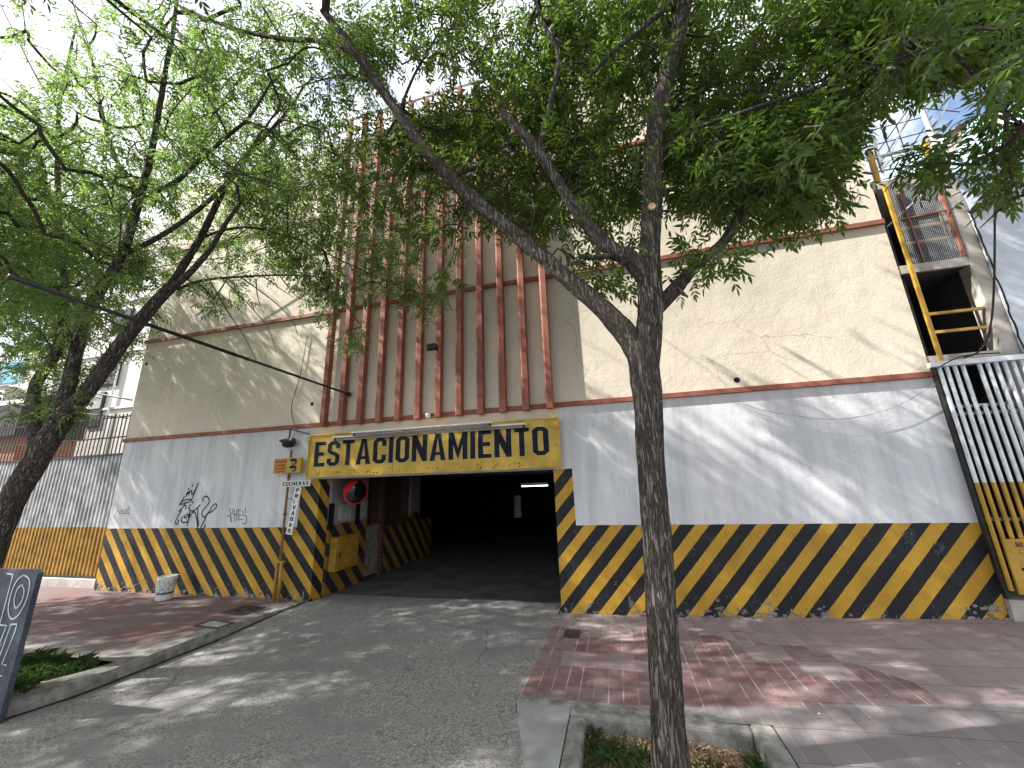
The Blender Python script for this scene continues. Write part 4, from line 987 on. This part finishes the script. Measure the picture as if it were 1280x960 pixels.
def shades_lit_wall(p):
    xt = p.x+(6.5-p.y)*3.23; zt = p.z-(6.5-p.y)*3.05
    q = np.array(p)-CAM; z = q@AF
    if z > 0:
        X = 640+FOC*(q@AR)/z; Yp = 480-FOC*(q@AU)/z
        for gx, gy_, gr, pr_ in GAPS:
            if (X-gx)**2+(Yp-gy_)**2 < gr*gr and random.random() < pr_: return True
    return -.8 < xt < 5.0 and (3.0 < zt < 9 or (2.4 < zt and random.random() > .2))
def cam_blob(cx, cy, rx, ry, n, Y0, Y1, thr=-.15, fs=1.3):
    out = []; tries = 0
    if MAIN[0] and cx > 600: cy -= 20
    while len(out) < n and tries < n*12:
        tries += 1
        a = random.random()*6.2832; r = math.sqrt(random.random()); px = cx+rx*r*math.cos(a); py = cy+ry*r*math.sin(a)
        yy = random.uniform(Y0, Y1); p = Vector(at(px, py, yy))
        if yy < 3.25 and MAIN[0] and random.random() < .85: yy = random.uniform(3.4, 5.0); p = Vector(at(px, py, yy))
        if p.z > 11: continue
        if shades_lit_wall(p): continue
        if mnoise.noise(p*fs) < thr: continue
        out.append(p)
    return out
def world_blob(c, r, n, thr=-.1, vis_ok=True):
    out = []; c = Vector(c)
    while len(out) < n:
        d = Vector((random.gauss(0, 1), random.gauss(0, 1), random.gauss(0, 1))).normalized()*random.random()**.4
        p = c+Vector((d.x*r[0], d.y*r[1], d.z*r[2]))
        if p.z < 3.2 or shades_lit_wall(p): continue
        if not vis_ok:
            q = np.array(p)-CAM; z = q@AF
            if z > 0:
                X = 640+FOC*(q@AR)/z; Yp = 480-FOC*(q@AU)/z
                if -30 < X < 1310 and -30 < Yp < 990: continue
        if mnoise.noise(p*.9) < thr: continue
        out.append(p)
    return out
def grow(nodes, nrad, clusters, T, mb, base_r=.0045):
    """joins every leaf cluster to the nearest bit of wood, nearest first, thickening the way back"""
    N0 = len(nodes); pos = [tuple(p) for p in nodes]; par = [-1]*N0; C = np.array([tuple(c) for c in clusters]); W0 = np.array(pos)
    d0 = np.sqrt(((C[:, None, :]-W0[None, :, :])**2).sum(2)).min(1); order = np.argsort(d0); dirs = np.zeros_like(C); load = [0]*N0
    cap = 60000; A = np.zeros((cap, 3)); A[:N0] = W0; cnt = N0; ends = []
    for ci in order:
        c = C[ci]; dd = A[:cnt]-c; k = int(np.argmin((dd**2).sum(1)+.25*np.maximum(0, A[:cnt, 2]-c[2])**2)); s = A[k]; v = c-s; L = np.linalg.norm(v)
        m = max(1, int(L/.14)); prev = k; wob = rng.normal(size=3)*L*.09; wob[2] += L*.08
        for j in range(1, m+1):
            t = j/m; A[cnt] = s+v*t+wob*math.sin(math.pi*t); par.append(prev); load.append(0); prev = cnt; cnt += 1
        dirs[ci] = v/max(L, 1e-6); ends.append(prev)
    for e in ends:
        k = e
        while k >= N0: load[k] += 1; k = par[k]
    # paths
    child = {}
    for i in range(N0, cnt): child.setdefault(par[i], []).append(i)
    done = set()
    def rad(i): return base_r*(load[i]**.42)
    starts = [(par[i], i) for i in range(N0, cnt) if par[i] < N0]
    while starts:
        p, i = starts.pop(); path = [A[p], A[i]]; rr = [min(rad(i)*1.1, .05), rad(i)]
        while i in child:
            ch = sorted(child[i], key=lambda q: -load[q]); 
            for q in ch[1:]: starts.append((i, q))
            i = ch[0]; path.append(A[i]); rr.append(rad(i))
        mb.tube([tuple(x) for x in path], rr, 5 if rr[0] > .008 else 4, caps=False)
    return C, dirs
def tree(T, limbs, clusters, leafm, leaf, wid, ncomp, trunk_disp=.014, stubs=(), seg=72, bare=()):
    nodes, nr = [], []
    for i, (nm, pts, rad) in enumerate(limbs):
        mb = MB(); big = max(rad) > .1; Q, Rr = limb_mesh(mb, pts, rad, seg if big else (28 if max(rad) > .04 else 10), trunk_disp if max(rad) > .035 else 0)
        mb.build(nm, 'bark', T, smooth=True)
        if i > 0: nodes += Q[4:]
        else: nodes += [q for q in Q if q.z > 3.6]
    nodes = nodes[::3]
    mb = MB(); C, dirs = grow(nodes, nr, clusters, T, mb)
    for b in bare: mb.tube(smooth(b, 5), [.010-.007*i/(len(smooth(b, 5))-1) for i in range(len(smooth(b, 5)))], 5)
    mb.build('twigs', 'twig', T, smooth=True)
    return leaves_mesh('crown', C, dirs, leafm, T, ncomp, leaf=leaf, wid=wid)
Y0 = 3.32
def A(*q, Y=Y0): return [at(a, b, Y) for a, b in q]
def AY(*q): return [at(a, b, c) for a, b, c in q]
# ---- main street tree
base = Vector(gnd(838, 985, -.1))
T1 = root('street_tree', (base.x, base.y, -.12), 'nearest ash tree with straight furrowed trunk rising from the square pit', 'tree')
BY = base.y
tr = [(base.x+.03, base.y, -.22), at(837, 930, BY), at(832, 860, BY), at(824, 720, BY), at(815, 600, BY), at(809, 500, BY), at(802, 432, BY)]
limbs = [('trunk', tr, [.145, .116, .110, .106, .108, .114, .125]),
 ('limb', AY((806, 470, BY), (812, 400, BY), (812, 320, BY), (815, 250, BY), (817, 190, BY), (828, 120, BY), (845, 50, BY), (864, -30, BY), (885, -120, BY)), [.11, .11, .092, .088, .09, .085, .08, .075, .06]),
 ('limb', AY((806, 455, BY), (785, 420, BY), (752, 385, BY-.02), (700, 340, BY-.05), (640, 290, BY-.1), (590, 248, BY-.15), (545, 203, BY-.2), (490, 130, BY-.28), (440, 60, BY-.35), (404, 14, BY-.4)), [.10, .10, .085, .075, .07, .075, .06, .052, .05, .04]),
 ('limb', AY((810, 350, BY), (790, 325, BY-.05), (765, 312, BY-.1), (735, 282, BY-.15), (700, 232, BY-.2), (668, 183, BY-.25), (628, 141, BY-.3)), [.09, .085, .07, .06, .05, .048, .042]),
 ('branch', AY((672, 188, BY-.25), (685, 140, BY-.2), (698, 72, BY-.1), (682, 35, BY), (667, -5, BY+.1), (650, -60, BY+.2)), [.03, .028, .026, .022, .018, .012]),
 ('limb', AY((812, 395, BY), (835, 372, BY+.05), (858, 345, BY+.1), (880, 323, BY+.15), (905, 302, BY+.2), (930, 262, BY+.3), (985, 205, BY+.4), (1045, 150, BY+.5), (1100, 100, BY+.6)), [.07, .065, .055, .05, .045, .032, .026, .02, .012]),
 ('stub', AY((838, 350, BY+.1), (848, 360, BY-.02), (859, 371, BY-.1)), [.014, .012, .011]),
 ('branch', AY((820, 195, BY), (860, 165, BY-.1), (912, 146, BY-.2), (1000, 116, BY-.3), (1090, 86, BY-.4), (1180, 50, BY-.5)), [.03, .022, .018, .016, .013, .008]),
 ('branch', AY((870, -40, BY), (838, 2, BY-.2), (800, 38, BY-.35), (768, 62, BY-.5), (737, 95, BY-.6)), [.035, .028, .024, .02, .012]),
 ('branch', AY((444, 66, BY-.35), (405, 52, BY-.3), (350, 48, BY-.2), (290, 35, BY-.1), (230, 10, BY), (170, -20, BY+.1)), [.036, .032, .03, .026, .02, .012]),
 ('branch', AY((470, 103, BY-.3), (440, 98, BY-.1), (410, 98, BY+.2), (370, 110, BY+.4)), [.018, .015, .012, .008]),
 ('branch', AY((530, 180, BY-.2), (500, 150, BY), (515, 100, BY+.2), (540, 55, BY+.4), (560, 20, BY+.6)), [.02, .02, .018, .014, .01]),
 ('branch', AY((560, 222, BY-.15), (610, 205, BY+.2), (680, 190, BY+.6)), [.03, .02, .01]),
 ('stub', AY((768, 318, BY-.1), (745, 322, BY-.2), (724, 320, BY-.3)), [.03, .025, .02]),
 ('branch', AY((885, -120, BY), (960, -140, BY-.4), (1080, -120, BY-.8), (1200, -60, BY-1.0)), [.05, .04, .03, .015]),
 ('branch', AY((1180, 50, BY-.5), (1240, 120, BY-.3), (1290, 170, BY-.2)), [.012, .010, .006]),
 ('branch', AY((1300, 235, BY+.2), (1278, 240, BY+.25), (1250, 262, BY+.3), (1225, 285, BY+.3)), [.012, .009, .007, .004]),
]
L = []
cb = cam_blob
L += cb(640, 150, 150, 150, 190, 2.6, 4.6, -.05); L += cb(540, 110, 110, 120, 110, 2.6, 4.4); L += cb(500, 215, 55, 75, 45, 3.0, 4.4)
L += cb(700, 250, 90, 70, 80, 3.2, 4.8); L += cb(660, 300, 30, 22, 9, 3.4, 4.2, -1); L += cb(530, 290, 22, 22, 7, 3.2, 4.0, -1); L += cb(555, 352, 12, 12, 2, 3.2, 3.6, -1); L += cb(572, 290, 14, 14, 3, 3.3, 3.8, -1)
L += cb(780, 130, 100, 160, 170, 2.8, 5.2, -.2); L += cb(960, 100, 160, 130, 350, 2.6, 5.2, -.3); L += cb(940, 200, 110, 80, 190, 3.0, 5.0, -.35)
L += cb(1010, 235, 80, 50, 60, 3.2, 4.8, -.3); L += cb(1150, 40, 140, 70, 330, 2.4, 4.6, -.45); L += cb(1110, 100, 60, 45, 45, 2.8, 4.2, -.4); L += cb(1260, 60, 60, 50, 60, 2.4, 4.0, -.4)
L += cb(755, 330, 55, 50, 16, 3.1, 4.0, -.6); L += cb(900, 335, 26, 16, 4, 3.2, 3.6, -1); L += cb(905, 270, 60, 40, 40, 3.3, 4.4, -.4); L += cb(995, 285, 50, 18, 14, 3.6, 4.3, -1)
L += cb(1150, 212, 38, 18, 12, 3.4, 4.0, -1); L += cb(1248, 225, 40, 30, 13, 3.4, 3.9, -1); L += cb(1270, 160, 30, 40, 14, 3.2, 3.9, -1); L += cb(870, 340, 30, 30, 6, 3.1, 3.5, -1)
L += cb(820, 60, 60, 70, 40, 3.6, 5.5, -.5); L += cb(350, 70, 130, 60, 60, 2.8, 4.0)
L += cb(650, 170, 170, 110, 130, 3.4, 5.0, -.3); L += cb(560, 40, 140, 60, 60, 3.0, 4.6, -.2); L += cb(740, 60, 90, 70, 90, 3.4, 5.0, -.3)
L += world_blob((1.0, 1.5, 9.0), (4.2, 2.4, 2.6), 420, -.15, False); L += world_blob((-4.5, .6, 7.5), (2.2, 1.6, 2.0), 200, -.3, False); L += world_blob((-2.5, 1.6, 9.5), (2.6, 2.2, 2.0), 170, -.1, False); L += world_blob((3.5, 1.8, 7.5), (2.4, 2.2, 2.0), 150, -.1, False)  # crown out of view, with clumps added to shade the ground
nf = tree(T1, limbs, L, 'leafA', .085, .027, (5, 8), bare=[AY((640, 240, BY), (668, 255, BY-.1), (660, 300, BY-.1))])
c = at(815, 258, BY-.10); MB().lathe(c, [(.001, 0), (.03, .012), (.036, .0), (.03, -.03)], 14, (-.1, -1, -.1)).build('pruning_scar', 'cutwood', T1)
# dry seed bunches hanging in the crown
seedC = []
for (px, py, Y) in ((1050, 262, 3.9), (1060, 248, 3.9), (1135, 205, 3.7), (1020, 275, 3.9), (1040, 240, 3.9), (1095, 30, 3.2), (948, 50, 3.4), (330, 110, 3.2), (345, 130, 3.2), (1210, 95, 3.3), (1245, 205, 3.6)): seedC.append(at(px, py, Y))
for c in seedC:
    sb = MB()
    for i in range(26):
        s = Vector(c)+Vector([random.gauss(0, .05) for _ in range(3)]); e = s+Vector((random.gauss(0, .03), random.gauss(0, .03), -random.uniform(.04, .14)))
        sb.prism([tuple(s), tuple(s+Vector((.006, .004, -.02))), tuple(e), tuple(s-Vector((.006, .004, .02)))], (.001, .001, 0))
    sb.build('seed_bunch', 'seed', T1)
# ---- left street tree
T2 = root('street_tree', (-7.15, 3.35, -.08), 'leaning ash tree at the left with several grey stems rising behind the board', 'tree')
MAIN[0] = False
y = 3.4
limbs2 = [('trunk', [(-7.75, 3.35, -.15), (-7.72, 3.36, .4), at(-30, 740, y), at(2, 655, y), at(30, 600, y), at(58, 555, y), at(78, 525, y)], [.24, .17, .145, .132, .128, .122, .118]),
 ('limb', AY((62, 548, y), (85, 515, y), (110, 488, y), (150, 432, y+.1), (195, 378, y+.2), (216, 356, y+.25)), [0.1032, 0.0946, 0.086, 0.0817, 0.0731, 0.0688]),
 ('limb', AY((212, 360, y+.25), (232, 328, y+.3), (252, 294, y+.35), (285, 227, y+.4), (310, 192, y+.5), (354, 146, y+.6), (381, 106, y+.7)), [0.0559, 0.04988, 0.04472, 0.0387, 0.0344, 0.0258, 0.01548]),
 ('limb', AY((214, 362, y+.25), (238, 340, y+.1), (262, 312, y), (285, 275, y-.1), (300, 255, y-.2)), [0.0473, 0.0387, 0.03096, 0.02408, 0.01548]),
 ('branch', AY((222, 362, y+.25), (250, 351, y+.3), (300, 346, y+.5), (354, 344, y+.7), (400, 347, y+.9), (430, 360, y+1.0)), [0.02064, 0.01892, 0.01548, 0.01204, 0.0086, 0.00516]),
 ('branch', AY((250, 298, y+.35), (283, 287, y+.5), (317, 285, y+.7), (375, 300, y+.9), (417, 321, y+1.1), (470, 345, y+1.3), (540, 372, y+1.4)), [0.02064, 0.01892, 0.01548, 0.0129, 0.01032, 0.00774, 0.0043]),
 ('limb', AY((68, 530, y), (84, 490, y-.05), (95, 440, y-.1), (108, 392, y-.15), (150, 322, y-.2), (175, 246, y-.25), (192, 175, y-.3), (208, 83, y-.35), (217, 33, y-.4), (225, -40, y-.4)), [0.086, 0.0774, 0.07052, 0.0645, 0.0559, 0.0473, 0.0387, 0.03268, 0.02752, 0.02064]),
 ('limb', AY((146, 322, y-.2), (192, 300, y-.1), (242, 267, y), (287, 225, y+.1), (317, 180, y+.2), (345, 140, y+.3)), [0.0344, 0.03268, 0.02924, 0.0258, 0.01892, 0.01204]),
 ('limb', AY((179, 244, y-.25), (217, 229, y-.3), (246, 204, y-.35), (283, 171, y-.4), (312, 146, y-.5), (340, 100, y-.6)), [0.0301, 0.02924, 0.0258, 0.02236, 0.0172, 0.01032]),
 ('limb', AY((169, 237, y-.25), (146, 200, y-.1), (129, 146, y), (117, 87, y+.1), (104, 46, y+.2), (90, 0, y+.3)), [0.0301, 0.02752, 0.02408, 0.02064, 0.0172, 0.01204]),
 ('limb', AY((48, 565, y), (42, 520, y+.1), (45, 480, y+.2), (68, 445, y+.25), (79, 400, y+.3), (80, 345, y+.3), (74, 290, y+.3), (72, 220, y+.3), (74, 130, y+.3), (85, 80, y+.3), (95, 30, y+.3)), [0.086, 0.0731, 0.06708, 0.0602, 0.05504, 0.04988, 0.043, 0.0387, 0.03268, 0.0258, 0.0172]),
 ('branch', AY((66, 174, y+.3), (45, 145, y+.4), (22, 118, y+.5), (-8, 90, y+.6)), [0.01892, 0.01548, 0.01376, 0.0086]),
 ('branch', AY((70, 132, y+.3), (45, 95, y+.2), (20, 45, y+.1), (0, 5, y)), [0.0172, 0.01462, 0.01204, 0.0086]),
 ('branch', AY((180, 150, y-.3), (172, 110, y-.5), (150, 60, y-.6)), [0.01548, 0.01204, 0.00688]),
 ('branch', AY((205, 175, y-.3), (212, 145, y-.4), (240, 110, y-.5)), [0.01204, 0.01032, 0.00602]),
 ('stub', AY((94, 440, y-.1), (88, 425, y-.25), (84, 413, y-.3)), [0.043, 0.0387, 0.0344]),
 ('stub', AY((196, 392, y+.2), (200, 397, y+.0)), [0.01032, 0.0086]),
]
L = []
L += cb(120, 120, 170, 150, 290, 2.3, 5.0, -.12, 1.6); L += cb(330, 130, 140, 130, 290, 2.8, 5.4, -.15, 1.6); L += cb(60, 300, 110, 130, 330, 2.6, 5.6, -.4, 1.6)
L += cb(200, 280, 90, 90, 110, 3.2, 5.6, -.1, 1.6); L += cb(390, 240, 90, 70, 120, 3.6, 5.6, -.15, 1.6); L += cb(440, 330, 80, 36, 75, 4.2, 5.2, -.3, 2.0); L += cb(400, 365, 30, 22, 14, 4.2, 4.9, -1); L += cb(520, 370, 36, 22, 16, 4.5, 5.0, -1)
L += cb(330, 300, 80, 40, 55, 3.8, 5.0, -.1, 2); L += cb(40, 420, 60, 50, 80, 3.0, 5.8, -.5, 1.6); L += cb(100, 440, 50, 40, 28, 3.6, 4.6, -.4); L += cb(165, 400, 30, 40, 22, 4.0, 5.4, -.5); L += cb(60, 500, 50, 16, 14, 3.2, 3.8, -1); L += cb(445, 415, 26, 14, 5, 4.5, 4.9, -1); L += cb(255, 365, 60, 20, 12, 3.8, 4.6, -1)
L += world_blob((-6.8, 2.2, 10.2), (3.6, 3.0, 2.6), 360, -.15, False); L += world_blob((-9.5, 3.4, 7.0), (2.6, 2.6, 2.6), 240, -.15, False); L += world_blob((-8.0, 1.2, 7.0), (3.2, 1.6, 2.4), 420, -.3, False); L += world_blob((-11.0, 1.6, 7.5), (2.4, 1.8, 2.4), 300, -.3, False); L += world_blob((-11, .6, 6.8), (2.6, 1.3, 1.8), 300, -.3, False)  # off-screen foliage, extra clumps added to keep driveway and pavement shaded
bare = []
for q in (((262, 350), (285, 390), (305, 420), (320, 450)), ((275, 345), (310, 380), (335, 410), (345, 440)), ((300, 346), (340, 375), (365, 400), (372, 420)), ((320, 350), (322, 370), (330, 395)), ((350, 345), (370, 370), (390, 378)), ((240, 352), (262, 372), (272, 388)), ((330, 346), (352, 362), (368, 372))): bare.append(AY(*[(a, b, y+.5) for a, b in q]))
nf += tree(T2, limbs2, L, 'leafB', .062, .021, (8, 12), bare=bare)
# ---- third street tree, added out of view to dapple the left wall
T3 = root('street_tree', (-15.2, 3.4, -.1), 'third ash tree, added out of view at the left to shade the wall', 'tree')
limbs3 = [('trunk', [(-15.2, 3.4, -.1), (-15.1, 3.4, 1.5), (-15.0, 3.45, 3.2)], [.2, .16, .14]), ('limb', [(-15.0, 3.45, 3.1), (-14.2, 3.6, 5), (-13.2, 4.2, 7.5), (-12.8, 4.5, 9.5)], [.12, .09, .06, .02]), ('limb', [(-15.0, 3.45, 3.1), (-15.6, 3.2, 5.5), (-16, 3, 8.5)], [.11, .08, .03]), ('limb', [(-14.6, 3.5, 4.2), (-13.4, 3.2, 6.2), (-12.2, 3.6, 8.4)], [.07, .05, .02])]
L = world_blob((-13.6, 3.8, 8.2), (3.2, 2.6, 3.2), 620, -.08); L += world_blob((-12.5, 5.2, 7.5), (2.0, 1.2, 2.2), 150, -.05); L += world_blob((-17, 2.4, 7.5), (3, 1.4, 2), 360, -.4); L += world_blob((-14.2, 4.8, 7.6), (3, 1.0, 1.7), 330, -.5); L += world_blob((-16.3, 3.2, 8.0), (2.0, 2.0, 2.4), 160, -.1)  # clumps added to bring wall and left pavement into shade
nf += tree(T3, limbs3, L, 'leafB', .08, .028, (5, 8), seg=24)
print('LEAF FACES', nf)
# ------------------------------------------------------------------ grass and litter
def grass(name, C, label, h=(.05, .14), w=.006, per=26, spread=.07, mat='grass'):
    V, F = [], []
    for c in C:
        for i in range(per):
            a = random.random()*6.283; r = random.random()*spread; b = Vector((c[0]+r*math.cos(a), c[1]+r*math.sin(a), c[2])); H = random.uniform(*h); ln = Vector((math.cos(a+random.gauss(0, .6)), math.sin(a+random.gauss(0, .6)), 0))*H*random.uniform(.3, 1.0)
            s = Vector((-ln.y, ln.x, 0)).normalized()*w*random.uniform(.6, 1.4); m = b+ln*.4+Vector((0, 0, H*.7)); t = b+ln+Vector((0, 0, H*random.uniform(.6, 1)))
            k = len(V); V += [b-s, b+s, m+s*.8, t, m-s*.8]; F.append((k, k+1, k+2, k+3, k+4))
    mb = MB(); mb.v = [tuple(v) for v in V]; mb.f = F; o = mb.build(name, mat); tag(o, label, 'grass', None, 'stuff')
soilz = -.11
C = [(random.gauss(-.16, .10), random.uniform(3.35, 3.8), soilz) for _ in range(13)]+[(random.gauss(0.0, .1), random.uniform(3.1, 3.4), soilz) for _ in range(10)]+[(random.gauss(.60, .10), random.uniform(3.2, 3.6), soilz) for _ in range(12)]+[(.8, random.uniform(3.1, 3.8), soilz) for _ in range(4)]+[(-.4+random.random()*.05, random.uniform(3, 3.85), soilz) for _ in range(8)]
grass('grass', C, 'tufts of green grass around the trunk in the square pit', (.03, .10), .0045, 20)
C = [(random.uniform(-7.4, -6.2), random.uniform(3.15, 3.85), -.05) for _ in range(70)]; C = [c for c in C if c[0]+6.25 < .9*(c[1]-3.1) or c[0] < -6.6]
grass('grass', C, 'thick green ground cover growing behind the slate board', (.05, .16), .006, 22, .10)
mb = MB()
for i in range(7000):
    x, yy = random.uniform(-.43, .82), random.uniform(2.3, 3.85); z = -.105+.035*mnoise.noise(Vector((x*3, yy*3, 0)))+random.random()*.018+.05*math.exp(-((x-.27)**2+(yy-3.2)**2)*9); a = random.random()*6.28; l = random.uniform(.008, .022); w = l*.35
    dx, dy = math.cos(a), math.sin(a); t = random.uniform(-.008, .008)
    k = len(mb.v); mb.v += [(x-dx*l, yy-dy*l, z-t), (x-dy*w, yy+dx*w, z+.003), (x+dx*l, yy+dy*l, z+t), (x+dy*w, yy-dx*w, z)]; mb.f.append((k, k+1, k+2, k+3))
tag(mb.build('leaf_litter', 'litter'), 'dry brown leaf litter covering the soil of the square pit', 'leaf litter', None, 'stuff')
mb = MB()
for i in range(320):
    x, yy = random.uniform(-5.4, 4), random.uniform(2.4, 6.4); zz = (zdrv(x, yy)+.008 if x < -1.05 else zr(x, yy)+.006)
    if -.6 < x < 1.02 and yy < 4.1: continue
    a = random.random()*6.28; l = random.uniform(.004, .014); w = l*.5; dx, dy = math.cos(a), math.sin(a); k = len(mb.v)
    mb.v += [(x-dx*l, yy-dy*l, zz), (x-dy*w, yy+dx*w, zz+.003), (x+dx*l, yy+dy*l, zz+.002), (x+dy*w, yy-dx*w, zz)]; mb.f.append((k, k+1, k+2, k+3))
tag(mb.build('scattered_debris', simple('pale_debris', (.45, .42, .36), .9, var=.5, scale=3)), 'small pale bits of debris scattered over driveway and pavement', 'debris', None, 'stuff')
# ================================================================== light
S_ = Vector((-.71, -.22, .67)).normalized()      # towards the sun
sd = bpy.data.lights.new('sun', 'SUN'); sd.energy = 5.0; sd.angle = R(.53); sd.color = (1, .96, .90)
so = bpy.data.objects.new('sun', sd); COL.objects.link(so); so.rotation_euler = S_.to_track_quat('Z', 'Y').to_euler(); so.location = (0, 0, 30)
w = bpy.data.worlds.new('World'); scene.world = w; w.use_nodes = True; nt = w.node_tree; bg = nt.nodes['Background']
sk = nt.nodes.new('ShaderNodeTexSky'); sk.sky_type = 'NISHITA'; sk.sun_disc = False; sk.sun_elevation = math.asin(S_.z); sk.sun_rotation = math.atan2(S_.x, S_.y)
sk.air_density = 1.0; sk.dust_density = 3.0; sk.ozone_density = 1.0; sk.altitude = 300
tc = nt.nodes.new('ShaderNodeTexCoord'); nz = nt.nodes.new('ShaderNodeTexNoise'); nz.inputs['Scale'].default_value = 2.2; nz.inputs['Detail'].default_value = 7; nz.inputs['Roughness'].default_value = .6
nt.links.new(tc.outputs['Generated'], nz.inputs['Vector'])
mr = nt.nodes.new('ShaderNodeMapRange'); mr.interpolation_type = 'SMOOTHSTEP'; nt.links.new(nz.outputs['Fac'], mr.inputs[0]); mr.inputs[1].default_value = .36; mr.inputs[2].default_value = .55
mx = nt.nodes.new('ShaderNodeMix'); mx.data_type = 'RGBA'; nt.links.new(mr.outputs[0], mx.inputs[0]); nt.links.new(sk.outputs[0], mx.inputs[6]); mx.inputs[7].default_value = (5.4, 5.5, 5.7, 1)
nt.links.new(mx.outputs[2], bg.inputs[0]); bg.inputs[1].default_value = .11
scene.view_settings.view_transform = 'Standard'; scene.view_settings.look = 'None'; scene.view_settings.exposure = 1.45; scene.view_settings.gamma = 1
scene.view_settings.use_curve_mapping = False
scene.cycles.max_bounces = 6
